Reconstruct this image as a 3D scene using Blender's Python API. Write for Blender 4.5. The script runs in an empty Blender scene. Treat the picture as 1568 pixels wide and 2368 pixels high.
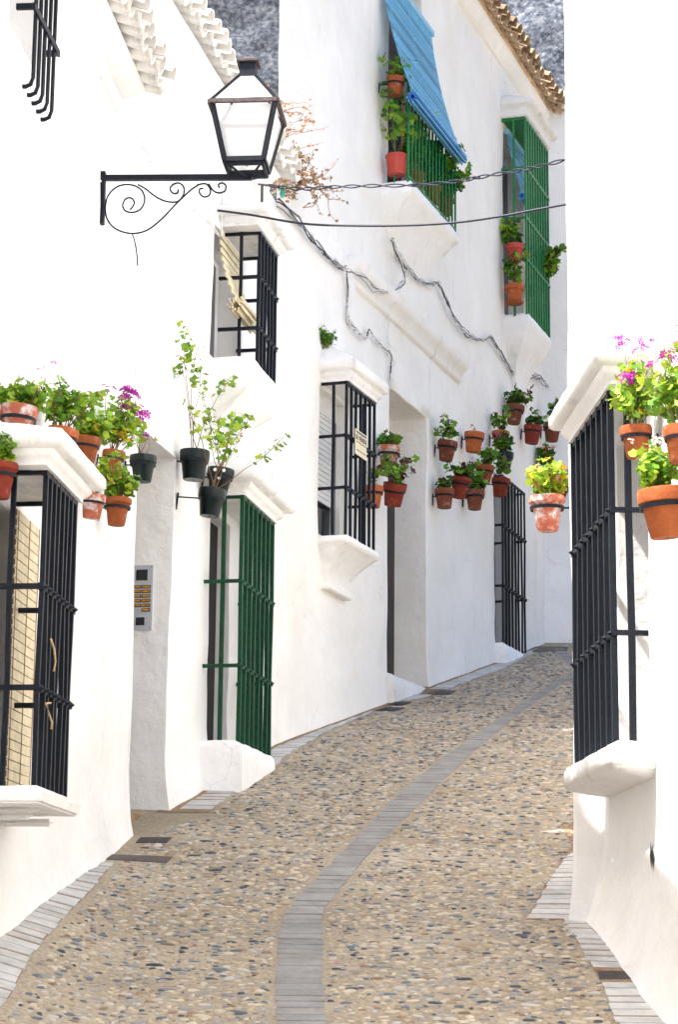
import bpy, math, random
import numpy as np
from mathutils import Vector, Matrix, noise
random.seed(11)
D = bpy.data
C = bpy.context.scene.collection
sc = bpy.context.scene

# ------------------------------------------------------------------ camera
IW, IH, F = 1568.0, 2368.0, 5000.0
PITCH, ROLL = math.atan(1070 / 5000.0), 0.010
_r0 = np.array([1.0, 0, 0]); FW = np.array([0, math.cos(PITCH), math.sin(PITCH)]); _u0 = np.array([0, -math.sin(PITCH), math.cos(PITCH)])
RT = _r0 * math.cos(ROLL) + _u0 * math.sin(ROLL); UP = _u0 * math.cos(ROLL) - _r0 * math.sin(ROLL)
cam = D.cameras.new('camera'); co = D.objects.new('camera', cam); C.objects.link(co)
cam.sensor_fit = 'VERTICAL'; cam.sensor_height = 36.0; cam.lens = 36.0 * F / IH
cam.clip_start = 0.1; cam.clip_end = 2000
co.matrix_world = Matrix(((RT[0], UP[0], -FW[0], 0), (RT[1], UP[1], -FW[1], 0), (RT[2], UP[2], -FW[2], 0), (0, 0, 0, 1)))
sc.camera = co

# ------------------------------------------------------------------ sky, sun, exposure
TO_SUN = Vector((-0.85, -0.42, 1.50)).normalized()
wd = D.worlds.new('World'); sc.world = wd; wd.use_nodes = True
nt = wd.node_tree
bg = nt.nodes['Background']; bg.inputs['Strength'].default_value = 0.15
sky = nt.nodes.new('ShaderNodeTexSky'); sky.sky_type = 'NISHITA'; sky.sun_disc = False
sky.sun_elevation = math.asin(TO_SUN.z); sky.sun_rotation = math.atan2(TO_SUN.x, TO_SUN.y)
sky.air_density = 1.0; sky.dust_density = 4.2; sky.ozone_density = 0.5
nt.links.new(sky.outputs[0], bg.inputs['Color'])
sl = D.lights.new('sun', 'SUN'); sl.energy = 4.5; sl.angle = math.radians(0.5); sl.color = (1.0, 0.955, 0.89)
so = D.objects.new('sun', sl); C.objects.link(so)
so.rotation_euler = TO_SUN.to_track_quat('Z', 'Y').to_euler(); so.location = (-10, -10, 30)
sc.view_settings.view_transform = 'Standard'; sc.view_settings.look = 'None'
sc.view_settings.exposure = 1.34; sc.view_settings.gamma = 1.0; sc.view_settings.use_curve_mapping = False
sc.cycles.max_bounces = 10; sc.cycles.diffuse_bounces = 6; sc.cycles.transparent_max_bounces = 12
sc.cycles.use_denoising = True

# ------------------------------------------------------------------ projection helpers (photo pixel -> ray -> real plane)
def ray(x, y): return FW + RT * (x - IW / 2) / F - UP * (y - IH / 2) / F
def sstep(a, b, x):
    t = max(0.0, min(1.0, (x - a) / (b - a))); return t * t * (3 - 2 * t)
def zg(X, Y):
    if Y > 28.0: z = -0.228 + 0.25 * 18.0 + 0.02 * (Y - 28.0)
    elif Y > 7: z = -0.228 + 0.25 * (Y - 10)
    else: z = -0.978 + 0.10 * (Y - 7)
    z += 0.28 * max(0.0, -1.1 - X) * (1 - sstep(11.2, 14.4, Y)) * sstep(5, 9, Y)
    return z
def gpt(x, y):
    R = ray(x, y); lo, hi = 3.0, 28.6
    for _ in range(50):
        t = (lo + hi) / 2; P = R * (t / R[1])
        if P[2] > zg(P[0], P[1]): lo = t
        else: hi = t
    return R * (lo / R[1])
class Wall:
    def __init__(s, p0, p1, flip=False):
        s.p0 = np.array(p0[:2], float); d = np.array(p1[:2], float) - s.p0
        s.L = float(np.hypot(*d)); s.d = d / s.L
        s.n = np.array([s.d[1], -s.d[0]]) * (-1 if flip else 1)
        s.flip = flip
    def pix(s, x, y, w=0.0):
        R = ray(x, y); t = ((s.p0 @ s.n) + w) / (R[:2] @ s.n); P = R * t
        return float((P[:2] - s.p0) @ s.d), float(P[2]), float(P[1])
    def pt(s, u, w, z):
        q = s.p0 + s.d * u + s.n * w
        return Vector((q[0], q[1], z))
    def at(s, x, y, w=0.0):
        u, z, _ = s.pix(x, y, w); return s.pt(u, w, z)
    def ang(s): return math.atan2(s.n[1], s.n[0])

# ------------------------------------------------------------------ mesh builder
class MB:
    def __init__(s): s.v = []; s.f = []; s.m = []
    def add(s, vs, fs, mi=0):
        b = len(s.v); s.v += [tuple(x) for x in vs]
        s.f += [tuple(b + i for i in f) for f in fs]; s.m += [mi] * len(fs)
    def hexa(s, p, mi=0):   # 8 corners: bottom 4 then top 4
        s.add(p, [(3, 2, 1, 0), (4, 5, 6, 7), (0, 1, 5, 4), (1, 2, 6, 5), (2, 3, 7, 6), (3, 0, 4, 7)], mi)
    def wbox(s, W, u0, u1, w0, w1, z0, z1, mi=0):
        s.hexa([W.pt(u0, w0, z0), W.pt(u1, w0, z0), W.pt(u1, w1, z0), W.pt(u0, w1, z0),
                W.pt(u0, w0, z1), W.pt(u1, w0, z1), W.pt(u1, w1, z1), W.pt(u0, w1, z1)], mi)
    def bar(s, a, b, w, h=None, mi=0, up=Vector((0, 0, 1))):
        h = h or w; a = Vector(a); b = Vector(b); d = (b - a).normalized()
        x = d.cross(up)
        if x.length < 1e-3: x = d.cross(Vector((0, 1, 0)))
        x.normalize(); y = x.cross(d).normalized(); x *= w / 2; y *= h / 2
        s.hexa([a - x - y, a + x - y, a + x + y, a - x + y, b - x - y, b + x - y, b + x + y, b - x + y], mi)
    def tube(s, pts, r, n=6, mi=0, r1=None, cap=True):
        pts = [Vector(p) for p in pts]; N = len(pts); vs = []; fs = []
        up = Vector((0.12, 0.2, 1)).normalized()
        for i, p in enumerate(pts):
            d = (pts[min(i + 1, N - 1)] - pts[max(i - 1, 0)])
            if d.length < 1e-9: d = Vector((0, 0, 1))
            d.normalize(); x = d.cross(up)
            if x.length < .05: x = d.cross(Vector((1, 0, 0)))
            x.normalize(); y = d.cross(x); rr = r if r1 is None else r + (r1 - r) * i / max(1, N - 1)
            for k in range(n):
                a = 2 * math.pi * k / n; vs.append(p + x * (rr * math.cos(a)) + y * (rr * math.sin(a)))
        for i in range(N - 1):
            for k in range(n):
                a, b = i * n + k, i * n + (k + 1) % n; fs.append((a, b, b + n, a + n))
        if cap:
            fs.append(tuple(range(n - 1, -1, -1))); fs.append(tuple((N - 1) * n + k for k in range(n)))
        s.add(vs, fs, mi)
    def lathe(s, prof, n=20, mi=0, c=(0, 0, 0), closed=False):
        vs = []; fs = []; c = Vector(c)
        for (r, z) in prof:
            for k in range(n):
                a = 2 * math.pi * k / n; vs.append(c + Vector((r * math.cos(a), r * math.sin(a), z)))
        for i in range(len(prof) - 1):
            for k in range(n):
                a, b = i * n + k, i * n + (k + 1) % n; fs.append((a, b, b + n, a + n))
        s.add(vs, fs, mi)
    def rings(s, W, u0, u1, levels, mi=0, back=-0.03, sub=1):   # levels: (z, w_out, extra_u), bottom to top
        vs = []; fs = []
        for (z, w, e) in levels:
            vs += [W.pt(u0 - e, back, z), W.pt(u1 + e, back, z), W.pt(u1 + e, w, z), W.pt(u0 - e, w, z)]
        n = len(levels)
        fs.append((3, 2, 1, 0)); fs.append(tuple(4 * (n - 1) + k for k in range(4)))
        for i in range(n - 1):
            for k in range(4):
                a, b = 4 * i + k, 4 * i + (k + 1) % 4; fs.append((a, b, b + 4, a + 4))
        s.add(vs, fs, mi)
    def mesh(s, name, mats, smooth=0):
        me = D.meshes.new(name); me.from_pydata([tuple(v) for v in s.v], [], s.f)
        for m in mats: me.materials.append(m)
        if any(s.m): me.polygons.foreach_set('material_index', s.m)
        import bmesh
        bm = bmesh.new(); bm.from_mesh(me); bmesh.ops.recalc_face_normals(bm, faces=bm.faces); bm.to_mesh(me); bm.free()
        if smooth:
            me.shade_smooth()
            if smooth < 180: me.set_sharp_from_angle(angle=math.radians(smooth))
        me.update(); return me
    def build(s, name, mats, parent=None, smooth=0):
        if not isinstance(mats, (list, tuple)): mats = [mats]
        return place(name, s.mesh(name, mats, smooth), parent)
def place(name, me, parent=None, M=None):
    o = D.objects.new(name, me); C.objects.link(o)
    if M is not None: o.matrix_basis = M
    if parent is not None:
        o.parent = parent
        if M is None and parent.type == 'EMPTY': o.matrix_parent_inverse = Matrix.Translation(-Vector(parent.location))
    return o
def tag(o, label=None, cat=None, group=None, kind=None):
    if label: o['label'] = label
    if cat: o['category'] = cat
    if group: o['group'] = group
    if kind: o['kind'] = kind
    return o
def thing(name, label, cat, loc=(0, 0, 0), group=None):
    o = D.objects.new(name, None); C.objects.link(o); o.location = loc; o.empty_display_size = .1
    return tag(o, label, cat, group)
def bevel(o, w=.012, seg=2, ang=40):
    m = o.modifiers.new('bevel', 'BEVEL'); m.width = w; m.segments = seg; m.limit_method = 'ANGLE'; m.angle_limit = math.radians(ang)
    o.data.shade_smooth(); o.data.set_sharp_from_angle(angle=math.radians(75))
    return o
def rough(o, cell=.05, amp=.008, fr=5.0, seed=0, bev=.02):   # hand-trowelled lumps on a solid
    import bmesh
    bm = bmesh.new(); bm.from_mesh(o.data)
    if bev: bmesh.ops.bevel(bm, geom=[e for e in bm.edges if len(e.link_faces) == 2 and e.calc_face_angle(0) > .6], offset=bev, segments=2, affect='EDGES', clamp_overlap=True)
    for _ in range(4):
        es = [e for e in bm.edges if e.calc_length() > cell * 1.6]
        if not es: break
        bmesh.ops.subdivide_edges(bm, edges=es, cuts=1, use_grid_fill=True)
    bm.normal_update()
    for v in bm.verts:
        p = v.co
        k = noise.noise(p * fr + Vector((seed, 0, 0))) + .5 * noise.noise(p * fr * 2.7 + Vector((0, seed, 0)))
        v.co = p + v.normal * (amp * k)
    bm.to_mesh(o.data); bm.free(); o.data.shade_smooth(); o.data.set_sharp_from_angle(angle=math.radians(70))
    return o

# ------------------------------------------------------------------ materials
def nodes_of(name):
    m = D.materials.new(name); m.use_nodes = True; n = m.node_tree.nodes; return m, n, m.node_tree.links, n['Principled BSDF']
def mat(name, col, rough_=.7, var=.15, vs=6.0, bump=.0, bs=60.0, metal=0.0, spec=.4, col2=None, obj_rand=0.0, stretch=(1, 1, 1)):
    m, n, l, b = nodes_of(name)
    b.inputs['Roughness'].default_value = rough_; b.inputs['Metallic'].default_value = metal
    b.inputs['Specular IOR Level'].default_value = spec
    tc = n.new('ShaderNodeTexCoord'); mp = n.new('ShaderNodeMapping'); mp.inputs['Scale'].default_value = stretch
    l.new(tc.outputs['Object'], mp.inputs[0])
    nz = n.new('ShaderNodeTexNoise'); nz.inputs['Scale'].default_value = vs; nz.inputs['Detail'].default_value = 6; nz.inputs['Roughness'].default_value = .65
    l.new(mp.outputs[0], nz.inputs['Vector'])
    cr = n.new('ShaderNodeValToRGB'); cr.color_ramp.elements[0].position = .32; cr.color_ramp.elements[1].position = .68
    c2 = col2 or tuple(min(1, c * (1 + var)) for c in col)
    cr.color_ramp.elements[0].color = tuple(c * (1 - var) for c in col) + (1,); cr.color_ramp.elements[1].color = tuple(c2) + (1,)
    l.new(nz.outputs['Fac'], cr.inputs[0]); out = cr.outputs[0]
    if obj_rand:
        oi = n.new('ShaderNodeObjectInfo'); hs = n.new('ShaderNodeHueSaturation'); mr = n.new('ShaderNodeMapRange')
        mr.inputs['To Min'].default_value = 1 - obj_rand; mr.inputs['To Max'].default_value = 1 + obj_rand
        l.new(oi.outputs['Random'], mr.inputs['Value']); l.new(mr.outputs[0], hs.inputs['Value']); l.new(out, hs.inputs['Color']); out = hs.outputs[0]
    l.new(out, b.inputs['Base Color'])
    if bump:
        n2 = n.new('ShaderNodeTexNoise'); n2.inputs['Scale'].default_value = bs; n2.inputs['Detail'].default_value = 5
        l.new(mp.outputs[0], n2.inputs['Vector'])
        bp = n.new('ShaderNodeBump'); bp.inputs['Strength'].default_value = bump; bp.inputs['Distance'].default_value = .02
        l.new(n2.outputs['Fac'], bp.inputs['Height']); l.new(bp.outputs[0], b.inputs['Normal'])
    return m
def plaster(name, col, stain=(.45, .42, .38), amt=.5, thr=.62, crack=.0, warm=(.78, .73, .63)):
    m, n, l, b = nodes_of(name); b.inputs['Roughness'].default_value = .9; b.inputs['Specular IOR Level'].default_value = .15
    tc = n.new('ShaderNodeTexCoord')
    def noise_(scale, det, rg, st=(1, 1, 1), loc=(0, 0, 0)):
        mp = n.new('ShaderNodeMapping'); mp.inputs['Scale'].default_value = st; mp.inputs['Location'].default_value = loc; l.new(tc.outputs['Object'], mp.inputs[0])
        a = n.new('ShaderNodeTexNoise'); a.inputs['Scale'].default_value = scale; a.inputs['Detail'].default_value = det; a.inputs['Roughness'].default_value = rg; l.new(mp.outputs[0], a.inputs[0]); return a.outputs['Fac']
    def mixc(fac, A_, colr):
        mx = n.new('ShaderNodeMix'); mx.data_type = 'RGBA'; l.new(fac, mx.inputs['Factor']); l.new(A_, mx.inputs['A']); mx.inputs['B'].default_value = colr + (1,); return mx.outputs['Result']
    def rng_(v, lo, hi, to):
        mr = n.new('ShaderNodeMapRange'); mr.inputs['From Min'].default_value = lo; mr.inputs['From Max'].default_value = hi; mr.inputs['To Max'].default_value = to; l.new(v, mr.inputs['Value']); return mr.outputs[0]
    cr = n.new('ShaderNodeValToRGB'); cr.color_ramp.elements[0].position = .3; cr.color_ramp.elements[1].position = .7
    cr.color_ramp.elements[0].color = tuple(c * .93 for c in col) + (1,); cr.color_ramp.elements[1].color = tuple(min(.89, c * 1.05) for c in col) + (1,)
    l.new(noise_(1.3, 6, .6), cr.inputs[0]); c = cr.outputs[0]
    c = mixc(rng_(noise_(1.1, 5, .6, (1, 1, .8), (7, 3, 1)), .50, .72, .55), c, warm)                  # yellowed patches
    c = mixc(rng_(noise_(1.0, 8, .65, (4.5, 4.5, .45), (3, 9, 2)), .58, .80, amt * .8), c, stain)        # run-off streaks
    c = mixc(rng_(noise_(1.0, 9, .7, (5, 5, 1.6)), thr, thr + .22, amt), c, stain)                       # blotches
    h1 = noise_(7, 8, .6); h2 = noise_(2.2, 3, .5, (1, 1, 1), (5, 5, 5))
    ad = n.new('ShaderNodeMath'); ad.operation = 'MULTIPLY_ADD'; ad.inputs[1].default_value = 2.0; l.new(h2, ad.inputs[0]); l.new(h1, ad.inputs[2])
    bp = n.new('ShaderNodeBump'); bp.inputs['Strength'].default_value = .42; bp.inputs['Distance'].default_value = .04; l.new(ad.outputs[0], bp.inputs['Height']); l.new(bp.outputs[0], b.inputs['Normal'])
    if crack:
        v = n.new('ShaderNodeTexVoronoi'); v.feature = 'DISTANCE_TO_EDGE'; v.inputs['Scale'].default_value = 1.1
        mp = n.new('ShaderNodeVectorMath'); mp.operation = 'MULTIPLY_ADD'; mp.inputs[1].default_value = (.35, .35, .35); nn = n.new('ShaderNodeTexNoise'); nn.inputs['Scale'].default_value = 4; nn.inputs['Detail'].default_value = 4
        l.new(tc.outputs['Object'], nn.inputs[0]); l.new(nn.outputs['Color'], mp.inputs[0]); l.new(tc.outputs['Object'], mp.inputs[2]); l.new(mp.outputs[0], v.inputs['Vector'])
        k = n.new('ShaderNodeMapRange'); k.inputs['From Max'].default_value = .006; k.inputs['To Min'].default_value = crack; k.inputs['To Max'].default_value = 0; l.new(v.outputs['Distance'], k.inputs['Value'])
        mk_ = n.new('ShaderNodeMath'); mk_.operation = 'MULTIPLY'; l.new(k.outputs[0], mk_.inputs[0]); l.new(rng_(noise_(.9, 3, .5, (1, 1, 1), (11, 4, 8)), .5, .6, 1.0), mk_.inputs[1])
        c = mixc(mk_.outputs[0], c, (.42, .40, .37))
    l.new(c, b.inputs['Base Color'])
    return m
def leafmat(name, col, tr=.35):
    m, n, l, b = nodes_of(name); b.inputs['Roughness'].default_value = .5; b.inputs['Specular IOR Level'].default_value = .3
    oi = n.new('ShaderNodeObjectInfo'); hs = n.new('ShaderNodeHueSaturation'); hs.inputs['Color'].default_value = col + (1,)
    mr = n.new('ShaderNodeMapRange'); mr.inputs['To Min'].default_value = .65; mr.inputs['To Max'].default_value = 1.4; l.new(oi.outputs['Random'], mr.inputs['Value']); l.new(mr.outputs[0], hs.inputs['Value'])
    mh = n.new('ShaderNodeMath'); mh.operation = 'MULTIPLY_ADD'; mh.inputs[1].default_value = 7.31; mh.inputs[2].default_value = .2
    fr = n.new('ShaderNodeMath'); fr.operation = 'FRACT'; l.new(oi.outputs['Random'], mh.inputs[0]); l.new(mh.outputs[0], fr.inputs[0])
    m2 = n.new('ShaderNodeMapRange'); m2.inputs['To Min'].default_value = .485; m2.inputs['To Max'].default_value = .515; l.new(fr.outputs[0], m2.inputs['Value']); l.new(m2.outputs[0], hs.inputs['Hue'])
    l.new(hs.outputs[0], b.inputs['Base Color'])
    t = n.new('ShaderNodeBsdfTranslucent'); l.new(hs.outputs[0], t.inputs['Color'])
    mx = n.new('ShaderNodeMixShader'); mx.inputs[0].default_value = tr; l.new(b.outputs[0], mx.inputs[1]); l.new(t.outputs[0], mx.inputs[2])
    l.new(mx.outputs[0], n['Material Output'].inputs['Surface'])
    return m
def panemat(name):
    m, n, l, b = nodes_of(name); b.inputs['Base Color'].default_value = (.82, .82, .82, 1); b.inputs['Roughness'].default_value = .25
    t = n.new('ShaderNodeBsdfTranslucent'); t.inputs['Color'].default_value = (.85, .85, .85, 1)
    tp = n.new('ShaderNodeBsdfTransparent'); tp.inputs['Color'].default_value = (.95, .96, .97, 1)
    m1 = n.new('ShaderNodeMixShader'); m1.inputs[0].default_value = .5; l.new(b.outputs[0], m1.inputs[1]); l.new(t.outputs[0], m1.inputs[2])
    m2 = n.new('ShaderNodeMixShader'); m2.inputs[0].default_value = .5; l.new(m1.outputs[0], m2.inputs[1]); l.new(tp.outputs[0], m2.inputs[2])
    l.new(m2.outputs[0], n['Material Output'].inputs['Surface']); return m
def rockmat():
    m, n, l, b = nodes_of('cliff_rock'); b.inputs['Roughness'].default_value = .95
    tc = n.new('ShaderNodeTexCoord')
    a = n.new('ShaderNodeTexNoise'); a.inputs['Scale'].default_value = 7; a.inputs['Detail'].default_value = 8; a.inputs['Roughness'].default_value = .62; l.new(tc.outputs['Object'], a.inputs[0])
    cr = n.new('ShaderNodeValToRGB'); e = cr.color_ramp.elements
    e[0].position = .36; e[0].color = (.03, .04, .065, 1); e[1].position = .64; e[1].color = (.27, .29, .32, 1)
    k = e.new(.47); k.color = (.085, .105, .14, 1); k = e.new(.55); k.color = (.15, .17, .205, 1)
    l.new(a.outputs['Fac'], cr.inputs[0])
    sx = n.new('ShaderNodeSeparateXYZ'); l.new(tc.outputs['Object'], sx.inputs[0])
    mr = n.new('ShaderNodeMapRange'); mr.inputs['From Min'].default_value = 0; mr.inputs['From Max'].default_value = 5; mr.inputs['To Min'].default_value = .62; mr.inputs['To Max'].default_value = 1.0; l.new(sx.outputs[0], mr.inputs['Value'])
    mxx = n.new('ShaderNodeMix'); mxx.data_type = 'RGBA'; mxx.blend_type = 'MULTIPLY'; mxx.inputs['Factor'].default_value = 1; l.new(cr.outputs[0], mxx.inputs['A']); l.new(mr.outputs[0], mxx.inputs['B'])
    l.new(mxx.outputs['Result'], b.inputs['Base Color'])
    v = n.new('ShaderNodeTexNoise'); v.inputs['Scale'].default_value = 5; v.inputs['Detail'].default_value = 10; v.inputs['Roughness'].default_value = .75; l.new(tc.outputs['Object'], v.inputs[0])
    bp = n.new('ShaderNodeBump'); bp.inputs['Strength'].default_value = .6; bp.inputs['Distance'].default_value = .15; l.new(v.outputs['Fac'], bp.inputs['Height']); l.new(bp.outputs[0], b.inputs['Normal'])
    return m
def mortarmat():
    m, n, l, b = nodes_of('road_mortar'); b.inputs['Roughness'].default_value = .92
    tc = n.new('ShaderNodeTexCoord')
    a = n.new('ShaderNodeTexNoise'); a.inputs['Scale'].default_value = 1.2; a.inputs['Detail'].default_value = 7; l.new(tc.outputs['Object'], a.inputs[0])
    cr = n.new('ShaderNodeValToRGB'); e = cr.color_ramp.elements
    e[0].position = .3; e[0].color = (.265, .215, .148, 1); e[1].position = .7; e[1].color = (.37, .318, .24, 1); l.new(a.outputs['Fac'], cr.inputs[0])
    c = n.new('ShaderNodeTexNoise'); c.inputs['Scale'].default_value = 45; c.inputs['Detail'].default_value = 4; l.new(tc.outputs['Object'], c.inputs[0])
    mr = n.new('ShaderNodeMapRange'); mr.inputs['From Min'].default_value = .35; mr.inputs['From Max'].default_value = .7; mr.inputs['To Min'].default_value = .75; mr.inputs['To Max'].default_value = 1.2; l.new(c.outputs['Fac'], mr.inputs['Value'])
    mx = n.new('ShaderNodeMix'); mx.data_type = 'RGBA'; mx.blend_type = 'MULTIPLY'; mx.inputs['Factor'].default_value = 1; l.new(cr.outputs[0], mx.inputs['A']); l.new(mr.outputs[0], mx.inputs['B'])
    l.new(mx.outputs['Result'], b.inputs['Base Color'])
    bp = n.new('ShaderNodeBump'); bp.inputs['Strength'].default_value = .5; bp.inputs['Distance'].default_value = .01; l.new(c.outputs['Fac'], bp.inputs['Height']); l.new(bp.outputs[0], b.inputs['Normal'])
    return m
def potmat(name, col, white=.55, wamt=.5):
    m, n, l, b = nodes_of(name); b.inputs['Roughness'].default_value = .8; b.inputs['Specular IOR Level'].default_value = .25
    tc = n.new('ShaderNodeTexCoord'); oi = n.new('ShaderNodeObjectInfo')
    ad = n.new('ShaderNodeVectorMath'); ad.operation = 'MULTIPLY_ADD'; ad.inputs[1].default_value = (1, 1, 1); l.new(tc.outputs['Object'], ad.inputs[0])
    mu = n.new('ShaderNodeMath'); mu.operation = 'MULTIPLY'; mu.inputs[1].default_value = 40; l.new(oi.outputs['Random'], mu.inputs[0]); l.new(mu.outputs[0], ad.inputs[2])
    a = n.new('ShaderNodeTexNoise'); a.inputs['Scale'].default_value = 1.5; a.inputs['Detail'].default_value = 8; a.inputs['Roughness'].default_value = .65; l.new(ad.outputs[0], a.inputs[0])
    cr = n.new('ShaderNodeValToRGB'); e = cr.color_ramp.elements
    e[0].position = .3; e[0].color = tuple(c * .75 for c in col) + (1,); e[1].position = white + .12; e[1].color = tuple(c * (1 - wamt) + .62 * wamt for c in col) + (1,)
    k = e.new(white - .02); k.color = col + (1,)
    l.new(a.outputs['Fac'], cr.inputs[0])
    hs = n.new('ShaderNodeHueSaturation'); mr = n.new('ShaderNodeMapRange'); mr.inputs['To Min'].default_value = .6; mr.inputs['To Max'].default_value = 1.2
    l.new(oi.outputs['Random'], mr.inputs['Value']); l.new(mr.outputs[0], hs.inputs['Value']); l.new(cr.outputs[0], hs.inputs['Color']); l.new(hs.outputs[0], b.inputs['Base Color'])
    bp = n.new('ShaderNodeBump'); bp.inputs['Strength'].default_value = .25; bp.inputs['Distance'].default_value = .05; l.new(a.outputs['Fac'], bp.inputs['Height']); l.new(bp.outputs[0], b.inputs['Normal'])
    return m
M = dict(
    white=plaster('white_limewash', (.83, .83, .83), stain=(.50, .49, .47), amt=.3, thr=.64, crack=.35, warm=(.80, .775, .72)),
    cream=plaster('bounce_tinted_limewash', (.84, .825, .79), stain=(.50, .45, .37), amt=.4, thr=.6, crack=.4),  # white plaster with the warm bounced light put into its colour
    trim=plaster('trim_limewash', (.82, .815, .80), stain=(.28, .27, .26), amt=.75, thr=.62),
    oldwhite=plaster('weathered_limewash', (.72, .72, .71), stain=(.16, .15, .14), amt=.85, thr=.57),
    iron=mat('black_iron', (.0022, .005, .011), .5, .5, 40, .22, 90, spec=.25),
    rust=mat('rusty_iron', (.045, .037, .042), .6, .4, 30, .3, 90, col2=(.105, .07, .065)),
    dgreen=mat('dark_green_paint', (.004, .048, .019), .48, .4, 30, .25, 100, spec=.22),
    green=mat('bright_green_paint', (.012, .16, .045), .4, .3, 25, .2, 90, spec=.3),
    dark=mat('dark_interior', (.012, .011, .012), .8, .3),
    wood=mat('dark_wood', (.03, .017, .014), .55, .4, 12, .2, 60, stretch=(8, 8, 1)),
    glass=mat('window_glass', (.02, .025, .03), .08, .1, spec=.7),
    shutter=mat('white_shutter', (.76, .76, .75), .45, .04),
    reed=mat('straw_slat', (.70, .61, .42), .65, .18, 14, .1, 80),
    cord=mat('brown_cord', (.22, .12, .06), .8, .3),
    rope=mat('tan_rope', (.6, .42, .22), .85, .3, 60),
    blue=mat('blue_slat', (.13, .38, .58), .5, .12, 8, obj_rand=.38),
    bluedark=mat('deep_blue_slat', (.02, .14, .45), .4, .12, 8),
    pale=mat('pale_blue_rail', (.25, .5, .68), .4, .1),
    tile=mat('clay_roof_tile', (.33, .20, .11), .9, .4, 7, .5, 40, col2=(.55, .42, .28), obj_rand=.35),
    tilew=plaster('whitewashed_tile', (.74, .73, .71), stain=(.10, .085, .075), amt=.9, thr=.53),
    alu=mat('brushed_aluminium', (.50, .53, .58), .42, .06, 30, metal=.25),
    black=mat('black_plastic', (.02, .022, .028), .4, .2),
    amber=mat('amber_button', (.50, .22, .02), .35, .35, 30),
    pot=potmat('terracotta', (.37, .098, .03), .60, .35),
    potred=potmat('red_clay', (.23, .036, .02), .62, .3),
    potbrown=potmat('brown_clay', (.20, .06, .03), .60, .4),
    potold=potmat('limed_terracotta', (.42, .12, .07), .50, .85),
    potgreen=mat('dark_green_glaze', (.0015, .009, .009), .32, .4, 3, spec=.3),
    plasticred=mat('red_plastic', (.42, .05, .03), .4, .1),
    soil=mat('potting_soil', (.06, .04, .028), .95, .4, 8, .5, 20),
    stem=mat('woody_stem', (.20, .11, .055), .8, .3, 30),
    twig=mat('dry_twig', (.36, .22, .11), .85, .3, 30),
    stemg=mat('green_stem', (.16, .20, .05), .7, .3, 30),
    brickg=mat('grey_paver', (.25, .245, .238), .9, .2, 6, .5, 40, obj_rand=.09),
    brickw=mat('pale_paver', (.43, .43, .425), .88, .18, 7, .45, 40, obj_rand=.12, col2=(.52, .52, .51)),
    joint=mat('brown_joint', (.23, .155, .09), .95, .3, 10, .3, 40),
    grate=mat('iron_grate', (.035, .032, .032), .6, .4, 20, metal=.4),
    cwhite=mat('painted_cable', (.70, .69, .67), .6, .12, 30),
    cblack=mat('black_cable', (.012, .014, .03), .45, .2),
    cgrey=mat('grey_cable', (.22, .22, .23), .6, .3, 30),
    insul=mat('green_glass', (.02, .30, .20), .15, .1, spec=.7),
    paper=mat('sign_card', (.72, .64, .46), .7, .06),
    ink=mat('black_ink', (.015, .015, .02), .6, .05),
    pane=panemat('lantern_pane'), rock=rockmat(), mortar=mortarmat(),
    earth=mat('dry_earth', (.2, .16, .11), .95, .3, .3),
)
LM = dict(
    green=leafmat('leaf_green', (.115, .27, .022)), light=leafmat('leaf_light_green', (.22, .40, .035)), dark=leafmat('leaf_dark_green', (.04, .12, .018)),
    lime=leafmat('leaf_lime', (.33, .45, .04)), yellow=leafmat('leaf_yellow', (.66, .44, .03)), brown=leafmat('leaf_brown', (.36, .19, .09), .25), maroon=leafmat('leaf_maroon', (.07, .02, .025), .2),
    purple=leafmat('petal_purple', (.38, .022, .31)), pink=leafmat('petal_pink', (.75, .16, .42)), red=leafmat('petal_red', (.62, .02, .06)), cream=leafmat('petal_white', (.78, .72, .66)), orange=leafmat('petal_orange', (.70, .16, .06)))
COB = [mat('cobble_blue', (0.087, 0.108, 0.132), .55, .3, 20, obj_rand=.3), mat('cobble_grey', (0.222, 0.213, 0.201), .6, .25, 20, obj_rand=.2), mat('cobble_cream', (0.422, 0.366, 0.282), .65, .15, 20, obj_rand=.15),
       mat('cobble_brown', (0.206, 0.141, 0.090), .6, .25, 20, obj_rand=.25), mat('cobble_pale', (0.381, 0.356, 0.316), .6, .12, 20, obj_rand=.12), mat('cobble_dark', (0.031, 0.043, 0.059), .5, .3, 20, obj_rand=.3), mat('cobble_tan', (0.340, 0.276, 0.191), .65, .2, 20, obj_rand=.15)]

# ------------------------------------------------------------------ plan of the street
K0 = gpt(291, 1931)[:2]; K1 = gpt(622, 1725)[:2]; K2 = gpt(1255, 1490)[:2]
A0 = K0 - np.array([.09, 1.0]) * 10.0
A = Wall(A0, K0); Cw = Wall(K0, K1); B = Wall(K1, K2)
_r = np.array([1.55, 11.0]); Rw = Wall(_r, _r + np.array([-.057, 1.0]) * 3, True)
Dw = Wall((2.2, 28.05), (5.5, 28.25))
def rw_x(Y): return 1.55 - .057 * (Y - 11)

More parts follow.
